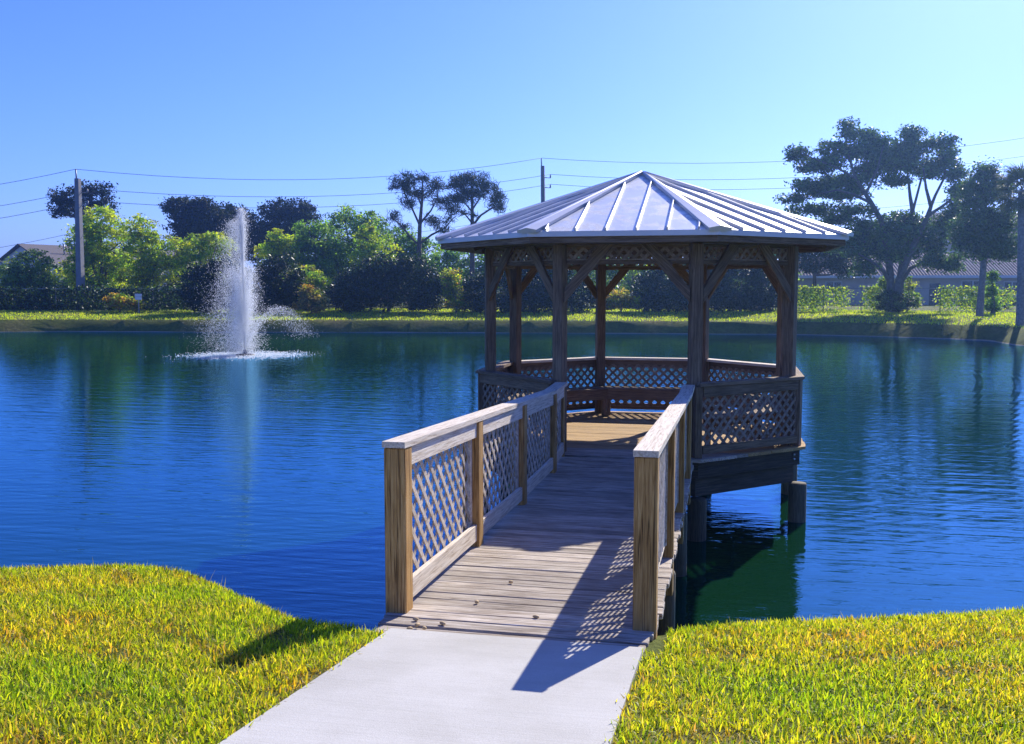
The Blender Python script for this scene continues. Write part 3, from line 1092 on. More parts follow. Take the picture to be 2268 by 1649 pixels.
# ------------------------------------------------------------------ vegetation
def leaf_cloud(blobs, n, size, pal, clump=1.0, flat=.25, hollow=.55, per=26, aspect=.55, up_bias=.4):
    """blobs: (center Vector, (rx, ry, rz)); leaves gathered into clumps spread through the outer part of every blob"""
    vol = np.array([b[1][0] * b[1][2] for b in blobs]); vol = vol / vol.sum()
    nc = max(8, int(n / per))
    which = rng.choice(len(blobs), nc, p=vol)
    C = np.array([tuple(b[0]) for b in blobs])[which]
    RR = np.array([b[1] for b in blobs])[which]
    d = rng.normal(0, 1, (nc, 3)); d /= np.linalg.norm(d, axis=1, keepdims=True)
    rad = (hollow + (1.16 - hollow) * rng.uniform(0, 1, nc) ** .75)[:, None]
    cc = C + d * RR * rad
    csize = clump * rng.uniform(.55, 1.3, nc)
    ccol = np.array(pal)[rng.integers(0, len(pal), nc)] * rng.uniform(.6, 1.3, (nc, 1))
    wgt = rng.gamma(1.3, 1, nc); k = rng.choice(nc, n, p=wgt / wgt.sum())
    off = np.clip(rng.normal(0, 1, (n, 3)), -1.7, 1.7) * csize[k][:, None] * np.array([1, 1, .62])
    P = cc[k] + off
    cols = ccol[k] * rng.uniform(.7, 1.3, (n, 1))
    # leaf frame
    N = rng.normal(0, 1, (n, 3)); N[:, 2] = np.abs(N[:, 2]) + up_bias
    N /= np.linalg.norm(N, axis=1, keepdims=True)
    a = np.cross(N, rng.normal(0, 1, (n, 3))); a /= np.linalg.norm(a, axis=1, keepdims=True)
    b = np.cross(N, a)
    s = size * rng.uniform(.6, 1.35, n)[:, None]
    V = np.stack([P - a * s * .5, P + b * s * .5 * aspect, P + a * s * .5, P - b * s * .5 * aspect], 1).reshape(-1, 3)
    Q = np.arange(n * 4).reshape(-1, 4)
    return V, Q, np.repeat(cols, 4, 0), cc


PAL_LIME = [(.27, .38, .035), (.37, .42, .035), (.16, .28, .035), (.44, .44, .035)]
PAL_MID = [(.12, .23, .05), (.18, .30, .055), (.08, .16, .045), (.24, .34, .055)]
PAL_DEEP = [(.02, .045, .014), (.03, .06, .016), (.016, .035, .012)]
PAL_PINE = [(.028, .05, .022), (.038, .062, .028), (.02, .04, .018)]
PAL_FICUS = [(.08, .17, .045), (.13, .23, .05), (.05, .11, .035)]
PAL_STRAW = [(.38, .27, .09), (.26, .25, .07), (.42, .23, .05), (.16, .17, .04)]
PAL_VINE = [(.26, .33, .04), (.16, .24, .035), (.36, .35, .05), (.10, .16, .03)]
PAL_YEL = [(.36, .40, .025), (.40, .40, .025), (.24, .34, .03)]


def tree(name, label, group, d, trunk_u, blobs_px, pal, mat, bark=None, cat='tree', dens=.42, size=None, clump=None, hollow=.55,
         trunk_r=None, dv=.8, limbs=None, per=26, up_bias=.4, base_v=None, twigs=14, aspect=.55):
    """blobs_px: (u, v, ru, rv) ellipses of the crown as seen from the path, at distance d"""
    bark = bark or M_BARK
    s = d / FV
    b0 = at(trunk_u, 690, d)
    gz = hgt(b0.x, b0.y)
    root = thing(name, (b0.x, b0.y, gz), label, cat, group)
    blobs = []
    for (u, v, ru, rv_) in blobs_px:
        c = at(u, v, d)
        rd = min(ru, rv_ * 1.6) * dv
        c = c + Vector((fwd.x, fwd.y, 0)) * random.uniform(-.4, .4) * rd * s
        blobs.append((c, (ru * s, rd * s, rv_ * s)))
    area = sum(b[2] * b[3] for b in blobs_px) * PI
    n = int(area * dens * 1.55)
    V, Q, C, cc = leaf_cloud(blobs, n, (size * 1.18 if size else 6.1 * s), pal, clump or 7.0 * s, hollow=hollow, per=per, up_bias=up_bias, aspect=aspect)
    o = np.array((b0.x, b0.y, gz))
    meshobj('crown', np_mesh('crown', V - o, None, C, quads=Q), mat, root, WM[root.name])
    # trunk and limbs reaching into the clumps
    r0 = trunk_r or max(.14, .035 * (max(b[0].z for b in blobs) - gz))
    base = Vector((b0.x, b0.y, gz - .25))
    low = min(blobs, key=lambda b: b[0].z - b[1][2])
    tops = sorted(blobs, key=lambda b: -b[0].z)
    fork = Vector((b0.x, b0.y, max(gz + 1.2, low[0].z - low[1][2] * .5)))
    runs = []
    if limbs:
        for px, rad in limbs:
            runs.append(([at(u, v, d) + Vector((fwd.x, fwd.y, 0)) * dz for (u, v, dz) in px], rad))
    else:
        jig = Vector((random.uniform(-.12, .12), random.uniform(-.12, .12), 0)) * (fork.z - gz) * .4
        runs.append(([base, base.lerp(fork, .5) + jig, fork], [r0 * 1.35, r0, r0 * .85]))
        for b in blobs:
            m_ = fork.lerp(b[0], .5) + Vector((0, 0, -.12 * (b[0] - fork).length))
            runs.append(([fork - Vector((0, 0, .2)), m_, b[0]], [r0 * .6, r0 * .4, r0 * .16]))
    sel = cc[rng.choice(len(cc), min(twigs * len(blobs), len(cc)), replace=False)]
    for t in sel:
        t = Vector(t)
        b = min(blobs, key=lambda q: (q[0] - t).length)
        m_ = b[0].lerp(t, .55) + Vector((0, 0, -.06 * (t - b[0]).length))
        runs.append(([b[0], m_, t], [r0 * .16, r0 * .11, r0 * .04]))
    tubes('trunk', runs, bark, root, Matrix.Translation((b0.x, b0.y, gz)), sides=6, cap=False)
    return root


G_BACK = 'trees beyond the far bank'
# left, beside and behind the pole
tree('bushy_tree', 'grey green bushy tree in front of the white house', G_BACK, 82, 70, [(70, 600, 48, 40), (32, 618, 28, 28), (105, 618, 28, 28), (70, 635, 60, 25)], PAL_MID, M_LEAFD)
tree('pine_tree', 'flat topped pine rising behind the left utility pole', G_BACK, 104, 201,
     [(150, 438, 36, 24), (205, 420, 42, 18), (160, 466, 48, 12), (232, 450, 20, 24), (128, 468, 16, 12), (195, 445, 40, 16)], PAL_PINE, M_NEEDLE, M_BARKP, dens=.34, hollow=.35, twigs=9)
tree('broadleaf_tree', 'tall lime green tree crowding the left utility pole', G_BACK, 88, 228, [(228, 495, 46, 32), (190, 540, 42, 42), (240, 555, 52, 52), (210, 612, 62, 42), (165, 600, 25, 40)], PAL_LIME, M_LEAF)
tree('broadleaf_tree', 'lime green tree with drooping yellow patches behind the small sign', G_BACK, 86, 315, [(308, 512, 36, 30), (320, 560, 44, 46), (345, 590, 36, 36), (295, 625, 46, 38)], PAL_LIME + PAL_YEL[:2], M_LEAF)
tree('broadleaf_tree', 'golden yellow green tree left of the water jet', G_BACK, 87, 450, [(392, 562, 36, 34), (440, 548, 34, 26), (482, 545, 36, 26), (430, 600, 60, 40)], PAL_LIME + PAL_YEL, M_LEAF)
tree('pine_tree', 'dark spreading pine with a leaning top above the golden tree', G_BACK, 110, 408, [(378, 452, 24, 15), (405, 466, 40, 24), (450, 462, 30, 20), (425, 500, 44, 30), (480, 485, 30, 28), (415, 530, 34, 26), (465, 525, 44, 30)], PAL_PINE, M_NEEDLE, M_BARKP, dens=.6, hollow=.3)
tree('pine_tree', 'dark pine directly behind the top of the water jet', G_BACK, 112, 520, [(505, 482, 34, 30), (545, 500, 36, 34), (520, 540, 50, 44), (570, 530, 38, 38)], PAL_PINE, M_NEEDLE, M_BARKP, dens=.6, hollow=.3)
tree('pine_tree', 'twin domed dark pine between water jet and round green trees', G_BACK, 112, 625, [(612, 475, 38, 28), (668, 474, 34, 27), (640, 510, 60, 38), (605, 535, 40, 34), (670, 540, 40, 34)], PAL_PINE, M_NEEDLE, M_BARKP, dens=.65, hollow=.3)
tree('broadleaf_tree', 'small bright yellow tree just right of the water jet', G_BACK, 89, 618, [(618, 540, 26, 26), (600, 565, 30, 24), (630, 570, 24, 24)], PAL_YEL + PAL_LIME, M_LEAF)
tree('broadleaf_tree', 'round mid green tree behind the orange shrubs', G_BACK, 92, 700, [(700, 525, 44, 34), (680, 560, 44, 40), (735, 570, 34, 40), (700, 610, 60, 40)], PAL_MID, M_LEAF)
tree('broadleaf_tree', 'tall green tree with pale crest above the dark hedge mound', G_BACK, 96, 790, [(765, 490, 34, 26), (815, 505, 36, 30), (770, 530, 50, 40), (840, 545, 34, 34), (780, 590, 60, 45)], PAL_MID + PAL_LIME[:2], M_LEAF)
tree('broadleaf_tree', 'yellow tipped tree leaning over the dark hedge mound', G_BACK, 90, 830, [(815, 530, 24, 34), (850, 555, 30, 24), (820, 575, 40, 26)], PAL_YEL + PAL_LIME, M_LEAF)
tree('broadleaf_tree', 'loose green tree behind the taller bare trunked pine', G_BACK, 98, 900, [(880, 530, 36, 28), (905, 560, 40, 34), (940, 560, 34, 34), (890, 600, 50, 40)], PAL_MID, M_LEAF)
tree('broadleaf_tree', 'open grey green tree between the two tall pines and gazebo', G_BACK, 92, 1000, [(985, 565, 36, 30), (1025, 580, 40, 40), (1000, 620, 50, 40), (1060, 600, 30, 44)], PAL_MID, M_LEAF, dens=.3)
for u, lab in ((1150, 'mid green tree seen past the left gazebo post'), (1265, 'mid green tree seen through the gazebo left of its back post'), (1400, 'mid green tree seen through the middle of the gazebo'), (1545, 'mid green tree seen past the right front gazebo post'), (1680, 'mid green tree filling the right gazebo opening')):
    tree('broadleaf_tree', lab, G_BACK, 94 + (u % 7), u, [(u - 30, 575, 50, 34), (u + 34, 580, 48, 36), (u, 615, 78, 40), (u, 540, 46, 34)], PAL_MID if u not in (1400,) else PAL_MID + PAL_LIME, M_LEAF, dens=.3)

# the wood behind, one mass too far off to tell apart
wb = []
for u in range(-240, 2500, 46):
    for v, rr_ in ((612, 30), (648, 34)):
        c_ = at(u + random.uniform(-15, 15), v + random.uniform(-10, 10), 112 + random.uniform(-2, 6))
        wb.append((c_, (40 * .052, 2.2, rr_ * .052)))
V, Q, C, cc = leaf_cloud(wb, 55000, .42, PAL_DEEP + PAL_MID[:2], .42, hollow=.3)
tag(meshobj('woodland', np_mesh('woodland', V, None, C, quads=Q), M_LEAFD, None), 'dark unbroken wood closing the view behind the trees', 'woodland', kind='stuff')

# the two tall pines
tree('pine_tree', 'tall open crowned pine with bare lower trunk nearer the water jet', G_BACK, 90, 928,
     [(930, 396, 44, 16), (893, 412, 26, 24), (968, 412, 26, 20), (925, 430, 46, 16), (905, 452, 22, 12), (975, 448, 24, 14), (868, 482, 20, 12), (890, 500, 20, 9), (965, 492, 34, 14), (1000, 476, 20, 12), (985, 512, 24, 8)],
     PAL_PINE, M_NEEDLE, M_BARKP, dens=.17, hollow=.1, clump=.30, size=.52, aspect=.09, up_bias=-.3, per=14, twigs=44, trunk_r=.22,
     limbs=[([(930, 660, 0), (928, 560, 0), (930, 500, 0), (935, 440, 0), (936, 400, 0)], [.27, .23, .19, .13, .05]),
            ([(928, 545, 0), (905, 520, -.3), (888, 498, -.5), (868, 484, -.6)], [.12, .10, .08, .04]),
            ([(930, 540, 0), (955, 520, .4), (985, 505, .5), (1005, 480, .6)], [.12, .10, .07, .03]),
            ([(930, 500, 0), (912, 462, .4), (896, 430, .5), (890, 408, .6)], [.12, .09, .06, .03]),
            ([(931, 495, 0), (955, 468, -.4), (970, 440, -.5), (972, 408, -.5)], [.12, .09, .06, .03]),
            ([(933, 455, 0), (920, 425, -.3), (915, 398, -.3)], [.09, .06, .03])])
tree('pine_tree', 'tall round crowned pine standing next to the gazebo roof', G_BACK, 90, 1046,
     [(1040, 394, 36, 18), (1012, 410, 26, 18), (1072, 412, 32, 22), (1045, 428, 50, 18), (1098, 440, 26, 22), (1015, 440, 28, 16), (1112, 462, 16, 14), (1025, 472, 30, 10), (1000, 462, 18, 12)],
     PAL_PINE, M_NEEDLE, M_BARKP, dens=.21, hollow=.1, clump=.30, size=.52, aspect=.09, up_bias=-.3, per=14, twigs=44, trunk_r=.22,
     limbs=[([(1046, 670, 0), (1046, 560, 0), (1046, 500, 0), (1046, 450, 0), (1044, 392, 0)], [.26, .24, .2, .14, .05]),
            ([(1047, 500, 0), (1065, 478, -.3), (1090, 462, -.4), (1112, 455, -.4)], [.13, .1, .08, .03]),
            ([(1046, 495, 0), (1030, 475, .3), (1010, 464, .3)], [.1, .07, .03]),
            ([(1046, 470, 0), (1025, 445, -.3), (1008, 418, -.3)], [.1, .07, .03]),
            ([(1046, 465, 0), (1062, 440, .3), (1078, 412, .3)], [.1, .07, .03])])

# dark evergreen mounds along the far lawn
G_MND = 'dark evergreen mounds along the far bank'
for lab, d, u, bl in (
        ('dark rounded hedge mound left of the tall bare pine trunk', 75.5, 860, [(795, 640, 56, 46), (850, 622, 56, 56), (915, 628, 56, 54), (960, 645, 34, 42), (760, 660, 34, 30)]),
        ('dark evergreen mound directly behind the left side of the spray', 75.5, 465, [(450, 640, 42, 46), (490, 615, 40, 40), (470, 665, 56, 26)]),
        ('dark evergreen mound directly behind the right side of the spray', 75.5, 600, [(570, 640, 44, 46), (625, 620, 44, 50), (655, 650, 26, 38), (600, 668, 60, 22)]),
        ('dark evergreen clump beside the outer left gazebo post', 75, 1062, [(1062, 645, 30, 40), (1050, 670, 34, 22)]),
        ('dark evergreen mound framed by the left gazebo posts', 75, 1175, [(1125, 640, 50, 50), (1185, 630, 44, 56), (1160, 668, 60, 24)]),
        ('dark evergreen mound framed between front and back gazebo posts', 75, 1265, [(1240, 645, 40, 46), (1290, 655, 30, 38)]),
        ('large dark mound framed in the middle gazebo opening', 75, 1480, [(1440, 650, 36, 40), (1490, 618, 52, 48), (1530, 640, 40, 50), (1470, 668, 60, 22)]),
        ('large dark mound framed in the right gazebo opening', 75, 1640, [(1585, 628, 44, 56), (1640, 615, 50, 62), (1690, 640, 36, 50), (1640, 668, 80, 22)])):
    tree('evergreen_shrub', lab, G_MND, d, u, bl, PAL_DEEP, M_LEAFD, cat='shrub', dens=.62, hollow=.6, twigs=3, trunk_r=.12, clump=.26)

# dry, yellow and orange shrubs in the gaps
G_SHR = 'dry shrubs in gaps of the far bank'
for lab, d, u, bl, pal in (
        ('orange tinged dry shrub right of the water spray', 74, 690, [(685, 655, 20, 20), (705, 672, 26, 16), (670, 676, 18, 12)], PAL_STRAW),
        ('straw coloured dry shrub at the foot of the bare pine trunk', 74.5, 1010, [(1005, 650, 24, 26), (1020, 675, 26, 14), (1000, 620, 20, 20)], PAL_STRAW + PAL_LIME),
        ('golden dry shrub framed beside the back gazebo post', 74.5, 1375, [(1370, 660, 30, 20), (1392, 672, 30, 14), (1350, 672, 20, 16)], PAL_STRAW + PAL_YEL[:1]),
        ('low yellowish shrub in the hedge behind the small sign', 76, 265, [(262, 668, 24, 16), (290, 676, 20, 12)], PAL_STRAW + PAL_LIME),
        ('yellow green shrub with broad leaves above the orange dry shrub', 82, 680, [(665, 610, 34, 20), (700, 630, 30, 22), (650, 630, 26, 20)], PAL_LIME + PAL_STRAW[:1])):
    tree('dry_shrub', lab, G_SHR, d, u, bl, pal, M_LEAF, cat='shrub', dens=.8, hollow=.2, twigs=5, trunk_r=.06, clump=.22, size=.17)

# right bank trees
def rc(cx, cy): return (1663.2 + cx * .3209, 241.9 + cy * .3209)
def rb(l): return [(*rc(a, b), c * .3209, e * .3209) for a, b, c, e in l]
def rl(l): return [(*rc(a, b), z) for a, b, z in l]


FD = 72
tree('ficus_tree', 'huge spreading multi trunked fig tree towering on the right bank', 'trees on the right bank', FD, rc(990, 1390)[0],
     rb([(660, 150, 60, 62), (800, 180, 60, 48), (560, 265, 110, 40), (310, 310, 72, 44), (410, 400, 70, 48), (700, 290, 120, 66), (880, 240, 90, 70), (1110, 175, 66, 62),
         (1080, 280, 120, 76), (1290, 250, 100, 66), (1370, 340, 80, 66), (1000, 390, 140, 66), (1230, 410, 110, 62), (820, 420, 110, 56), (600, 500, 120, 44), (470, 560, 110, 44),
         (300, 620, 100, 26), (420, 690, 130, 40), (650, 590, 130, 36), (1400, 450, 80, 50), (1000, 490, 90, 40),
         (760, 860, 110, 80), (950, 850, 140, 100), (1150, 850, 130, 100), (1260, 950, 90, 70), (900, 960, 160, 50), (1060, 750, 90, 45), (600, 760, 110, 50), (1340, 800, 80, 80), (800, 1090, 90, 60), (1380, 1060, 70, 70), (700, 940, 130, 80), (550, 880, 120, 80), (1250, 1060, 100, 50), (1000, 1000, 150, 50), (1420, 700, 90, 90), (1450, 560, 80, 70), (740, 500, 130, 60), (900, 330, 140, 80), (520, 380, 110, 60), (380, 520, 90, 40), (700, 700, 130, 45)]),
     PAL_FICUS, M_LEAFD, M_FIGB, dens=.58, hollow=.2, clump=.27, size=.20, twigs=12, per=24,
     limbs=[(rl([(975, 1400, 0), (965, 1250, 0), (960, 1120, 0), (940, 980, 0), (880, 770, -.5), (800, 650, -.8), (690, 490, -1), (640, 330, -1)]), [.42, .3, .26, .24, .2, .17, .12, .06]),
            (rl([(1000, 1400, .2), (1030, 1250, .2), (1055, 1100, .4), (1100, 900, .4), (1130, 720, .3), (1110, 600, .3), (1080, 430, 0)]), [.42, .3, .26, .22, .17, .12, .06]),
            (rl([(990, 1380, -.2), (1010, 1180, -.3), (1100, 950, -.5), (1190, 740, -.8), (1210, 680, -.8), (1170, 560, -1), (1150, 420, -1)]), [.34, .26, .22, .17, .14, .1, .05]),
            (rl([(1200, 735, -.8), (1290, 680, -.6), (1400, 600, -.6), (1460, 590, -.4)]), [.13, .1, .07, .03]),
            (rl([(1185, 745, -.8), (1260, 600, -.3), (1330, 470, -.2), (1340, 330, 0)]), [.13, .1, .08, .04]),
            (rl([(970, 1220, 0), (900, 1120, -.4), (820, 1060, -.6), (720, 1000, -.6)]), [.18, .14, .1, .05]),
            (rl([(1040, 1200, .2), (1110, 1100, .3), (1200, 1060, .5), (1330, 1000, .6)]), [.18, .14, .1, .05]),
            (rl([(800, 655, -.8), (680, 600, -1), (560, 570, -1.2), (420, 600, -1.2)]), [.12, .09, .06, .03]),
            (rl([(690, 490, -1), (560, 420, -1.2), (430, 370, -1.2), (310, 320, -1.2)]), [.10, .07, .05, .03]),
            (rl([(760, 600, -.9), (840, 420, -1), (880, 260, -1)]), [.11, .08, .04]),
            (rl([(1130, 700, .3), (1200, 500, .8), (1260, 300, 1)]), [.1, .08, .04])])
tree('bushy_tree', 'dense dark tree with straight grey trunk next to the palm', 'trees on the right bank', 63, rc(1585, 1420)[0],
     rb([(1620, 430, 90, 62), (1560, 520, 90, 60), (1680, 560, 110, 70), (1560, 640, 110, 60), (1540, 800, 120, 90), (1690, 780, 120, 100), (1600, 950, 140, 80), (1760, 950, 90, 80), (1480, 900, 70, 80)]),
     PAL_FICUS, M_LEAFD, M_PALMB, dens=.7, hollow=.35, clump=.28, size=.17,
     limbs=[(rl([(1578, 1430, 0), (1590, 1250, 0), (1605, 1080, 0), (1620, 900, 0), (1600, 700, 0), (1620, 450, 0)]), [.24, .2, .19, .16, .1, .04]),
            (rl([(1610, 1060, 0), (1560, 920, .3), (1540, 780, .3)]), [.13, .1, .05]), (rl([(1612, 1040, 0), (1680, 900, -.3), (1720, 780, -.3)]), [.13, .1, .05])])
tree('bushy_tree', 'low dark tree with crooked branches just past the gazebo eave', 'trees on the right bank', 82, rc(432, 1240)[0],
     rb([(360, 1010, 100, 70), (480, 960, 120, 80), (600, 1020, 100, 66), (420, 1090, 130, 30), (640, 1110, 80, 40)]), PAL_DEEP, M_LEAFD, dens=.6, hollow=.35, clump=.3)
tree('evergreen_shrub', 'dark spiky shrub wrapped round the fig tree trunk', 'shrubs on the right bank', FD - .6, rc(970, 1380)[0], rb([(940, 1320, 70, 70), (1020, 1330, 80, 60), (960, 1370, 110, 30)]), PAL_DEEP + PAL_FICUS, M_LEAFD, cat='shrub', dens=1.0, hollow=.3, clump=.16, size=.15, aspect=.3, trunk_r=.05, twigs=3)
tree('leafy_shrub', 'yellow green shrub growing behind the fig tree trunk', 'shrubs on the right bank', FD + 1.2, rc(1080, 1280)[0], rb([(1085, 1230, 40, 60), (1110, 1320, 50, 50), (930, 1210, 40, 50)]), PAL_VINE, M_LEAF, cat='shrub', dens=.8, hollow=.2, clump=.2, size=.15, trunk_r=.05, twigs=3)
tree('vine_column', 'leafy vine covered stump beside the straight grey trunk', 'shrubs on the right bank', 68, rc(1668, 1390)[0], rb([(1665, 1160, 42, 60), (1668, 1260, 34, 60), (1670, 1350, 50, 40)]), PAL_MID, M_LEAF, cat='shrub', dens=.9, hollow=.2, clump=.16, size=.14, trunk_r=.14, twigs=3)

# fan palm at the right edge
pb = at(*rc(1862, 1470), 57)
pz = hgt(pb.x, pb.y)
palm = thing('palm_tree', (pb.x, pb.y, pz), 'fan palm with smooth grey trunk at the right shore', 'palm')
ptop = at(*rc(1868, 560), 57)
lean = Vector((ptop.x - pb.x, ptop.y - pb.y, 0))
trunk_pts = [Vector((pb.x, pb.y, pz - .2)) + lean * t + Vector((0, 0, (ptop.z - pz + .2) * t)) for t in (0, .05, .3, .6, .9, 1)]
tubes('trunk', [(trunk_pts, [.34, .25, .2, .19, .19, .16])], M_PALMB, palm, Matrix.Translation((pb.x, pb.y, pz)), sides=12)


def frond_mesh(seed):
    r_ = random.Random(seed)
    V, F, C = [], [], []
    # petiole
    Lp = .85
    for q in range(2):
        x = Lp * q
        V += [(x, -.018, 0), (x, .018, 0), (x, 0, .03)]
        C += [(.10, .13, .03)] * 3
    F += [(0, 1, 4, 3), (1, 2, 5, 4), (2, 0, 3, 5)]
    nb = 26
    for k_ in range(nb):
        th = R(-118 + 236 * k_ / (nb - 1)) + r_.uniform(-.03, .03)
        Lb = (1.0 - .25 * abs(th) / 2.1) * r_.uniform(.85, 1.08)
        c_, s_ = math.cos(th), math.sin(th)
        o = len(V)
        droop = r_.uniform(.15, .5)
        wv = .035
        m = (Lp + c_ * Lb * .55, s_ * Lb * .55, -.05)
        t = (Lp + c_ * Lb * .95, s_ * Lb * .95, -.05 - droop * Lb * .6)
        V += [(Lp, 0, .015), (m[0] - s_ * wv, m[1] + c_ * wv, m[2]), (m[0] + s_ * wv, m[1] - c_ * wv, m[2]), t]
        g_ = r_.uniform(.8, 1.25)
        C += [(.055 * g_, .085 * g_, .028 * g_)] * 4
        F += [(o, o + 2, o + 1), (o + 1, o + 2, o + 3)]
    me = bpy.data.meshes.new('frond')
    me.from_pydata(V, [], F)
    a = me.attributes.new('tint', 'FLOAT_COLOR', 'POINT')
    a.data.foreach_set('color', [x for c_ in C for x in (*c_, 1)])
    return me


FR = [frond_mesh(s) for s in range(4)]
for k in range(34):
    az = k * 2.39996
    el = R(80 - 125 * (k / 33) ** .9)
    M = Matrix.Translation(ptop + Vector((0, 0, .1 - .3 * k / 33))) @ Matrix.Rotation(az, 4, 'Z') @ Matrix.Rotation(-el, 4, 'Y') @ Matrix.Rotation(random.uniform(-.3, .3), 4, 'X')
    meshobj('frond', FR[k % 4], M_NEEDLE, palm, M)


# ------------------------------------------------------------------ fences with vines
def fence(name, label, pts, ht, post_step, pal, leaves, mat, leaf_size=.15, gap=None):
    root = thing(name, (pts[0].x, pts[0].y, hgt(pts[0].x, pts[0].y)), label, 'fence')
    o = np.array(root.location)
    runs = []
    lv = []
    for a, b in zip(pts[:-1], pts[1:]):
        L = (b - a).length
        m_ = max(1, int(L / post_step))
        for k_ in range(m_):
            p = a.lerp(b, k_ / m_); q = a.lerp(b, (k_ + 1) / m_)
            z0, z1 = hgt(p.x, p.y), hgt(q.x, q.y)
            tubes('fence_post', [([(p.x, p.y, z0 - .2), (p.x, p.y, z0 + ht + .05)], [.035, .035])], M_STEEL, root, sides=8)
            for zz, rr_ in ((ht, .024), (ht * .5, .008), (.08, .008)):
                bar('top_rail' if zz == ht else 'fence_wire', (p.x, p.y, z0 + zz), (q.x, q.y, z1 + zz), rr_ * 2, rr_ * 2, M_STEEL, root, bev=0)
            nn = int(leaves * (q - p).length)
            t = rng.uniform(0, 1, nn)
            hh = ht * rng.beta(1.5, 1.1, nn) * 1.06
            keep = np.ones(nn, bool)
            if gap is not None:
                keep = gap(p.x + (q.x - p.x) * t, hh / ht)
            base = np.stack([p.x + (q.x - p.x) * t, p.y + (q.y - p.y) * t, z0 + (z1 - z0) * t + hh], 1)
            lv.append((base + rng.normal(0, .09, base.shape))[keep])
    P = np.concatenate(lv)
    n_ = len(P)
    N = rng.normal(0, 1, (n_, 3)); N /= np.linalg.norm(N, axis=1, keepdims=True)
    a_ = np.cross(N, rng.normal(0, 1, (n_, 3))); a_ /= np.linalg.norm(a_, axis=1, keepdims=True)
    b_ = np.cross(N, a_)
    s_ = leaf_size * rng.uniform(.6, 1.3, n_)[:, None]
    V = np.stack([P - a_ * s_ * .5, P + b_ * s_ * .35, P + a_ * s_ * .5, P - b_ * s_ * .35], 1).reshape(-1, 3)
    C = np.array(pal)[rng.integers(0, len(pal), n_)] * rng.uniform(.7, 1.3, (n_, 1))
    me = np_mesh('vines', V - o, None, np.repeat(C, 4, 0), quads=np.arange(n_ * 4).reshape(-1, 4))
    tag(meshobj('vines', me, mat, root, WM[root.name]), kind='stuff')
    return root


def gpt(u, d):
    p = at(u, 690, d); return Vector((p.x, p.y, 0))


def fence_d(u, v):
    """ground point seen at a pixel on the far lawn"""
    return gpt(u, v)


fence('vine_fence', 'dark vine smothered fence below the left utility pole', [gpt(-260, 78), gpt(0, 77.5), gpt(250, 77.5), gpt(430, 77)], 1.75, 3.0, PAL_DEEP + PAL_FICUS[:1], 420, M_LEAFD, .19)
fence('chain_fence', 'metal fence with bright vines in front of the tiled building', [gpt(1740, 74), gpt(1990, 74), gpt(2270, 72), gpt(2480, 70)], 1.75, 2.6, PAL_VINE + PAL_LIME, 900, M_LEAF, .16,
      gap=lambda x, h: (np.sin(x * 1.1) + np.sin(x * 2.7 + 1) * .6 + rng.normal(0, .55, len(x)) > -.35) & ~((x > 12.2) & (x < 16.5) & (rng.uniform(0, 1, len(x)) < .8)))
# solid hedge behind the left fence
tree('hedge', 'clipped green topped hedge running behind the left fence', None, 80, 190, [(20, 668, 60, 26), (110, 666, 60, 26), (210, 664, 60, 28), (310, 668, 60, 24), (390, 662, 40, 30)], PAL_DEEP + PAL_FICUS, M_LEAFD, cat='hedge', dens=.7, hollow=.3, twigs=1, trunk_r=.06, clump=.28)

# small two part sign on a post
sp = gpt(308, 75.5); sz = hgt(sp.x, sp.y)
sg = thing('notice_sign', (sp.x, sp.y, sz), 'small white notice sign on a thin post before the left fence', 'sign')
bar('sign_post', (sp.x, sp.y, sz - .2), (sp.x, sp.y, sz + 1.4), .06, .06, M_STEEL, sg)
sdir = Vector((rgt.x, rgt.y, 0)).normalized(); sn = Vector((-fwd.x, -fwd.y, 0)).normalized()
for k, (z0, z1) in enumerate(((1.0, 1.22), (1.24, 1.46))):
    c = Vector((sp.x, sp.y, sz)) + sn * .05
    bar('sign_board', c - sdir * .26 + Vector((0, 0, (z0 + z1) / 2)), c + sdir * .26 + Vector((0, 0, (z0 + z1) / 2)), .02, z1 - z0, M_SIGN, sg)


# ------------------------------------------------------------------ poles and wires
def pole(u, d, top_v, label, w0=.44, w1=.28, lean=0.0):
    b = gpt(u, d); z = hgt(b.x, b.y)
    t = at(u + lean, top_v, d)
    root = thing('utility_pole', (b.x, b.y, z), label, 'utility pole', 'utility poles')
    def ring(c, w): return [Vector((c.x + sx * w / 2, c.y + sy * w / 2, c.z)) for sx, sy in ((-1, -1), (1, -1), (1, 1), (-1, 1))]
    prism('shaft', ring(Vector((b.x, b.y, z - .3)), w0), ring(Vector((t.x, t.y, t.z)), w1), M_POLE, root, Matrix.Translation((b.x, b.y, z)))
    tubes('tip_bracket', [([t + Vector((-.1, 0, -.3)), t + Vector((-.14, 0, .75))], [.07, .06])], M_STEEL, root, sides=6)
    att = [t + Vector((-.14, 0, .75))]
    for k_, dz in enumerate((1.1, 2.05)):
        s = 1 if k_ == 0 else -1
        a0 = t + Vector((0, 0, -dz)); a1 = a0 + sdir * .75 - Vector((0, 0, .05))
        tubes('insulator_arm', [([a0, a1], [.045, .04])], M_STEEL, root, sides=6)
        tubes('insulator', [([a1 - Vector((0, 0, .02)), a1 + Vector((0, 0, .16)), a1 + Vector((0, 0, .34))], [.06, .075, .04])], M_STEEL, root, sides=8)
        att.append(a1 + Vector((0, 0, .34)))
    att.append(t + Vector((.2, 0, -4.2)))
    tubes('low_clamp', [([t + Vector((0, 0, -4.2)), t + Vector((.24, 0, -4.2))], [.05, .05])], M_STEEL, root, sides=6)
    return att


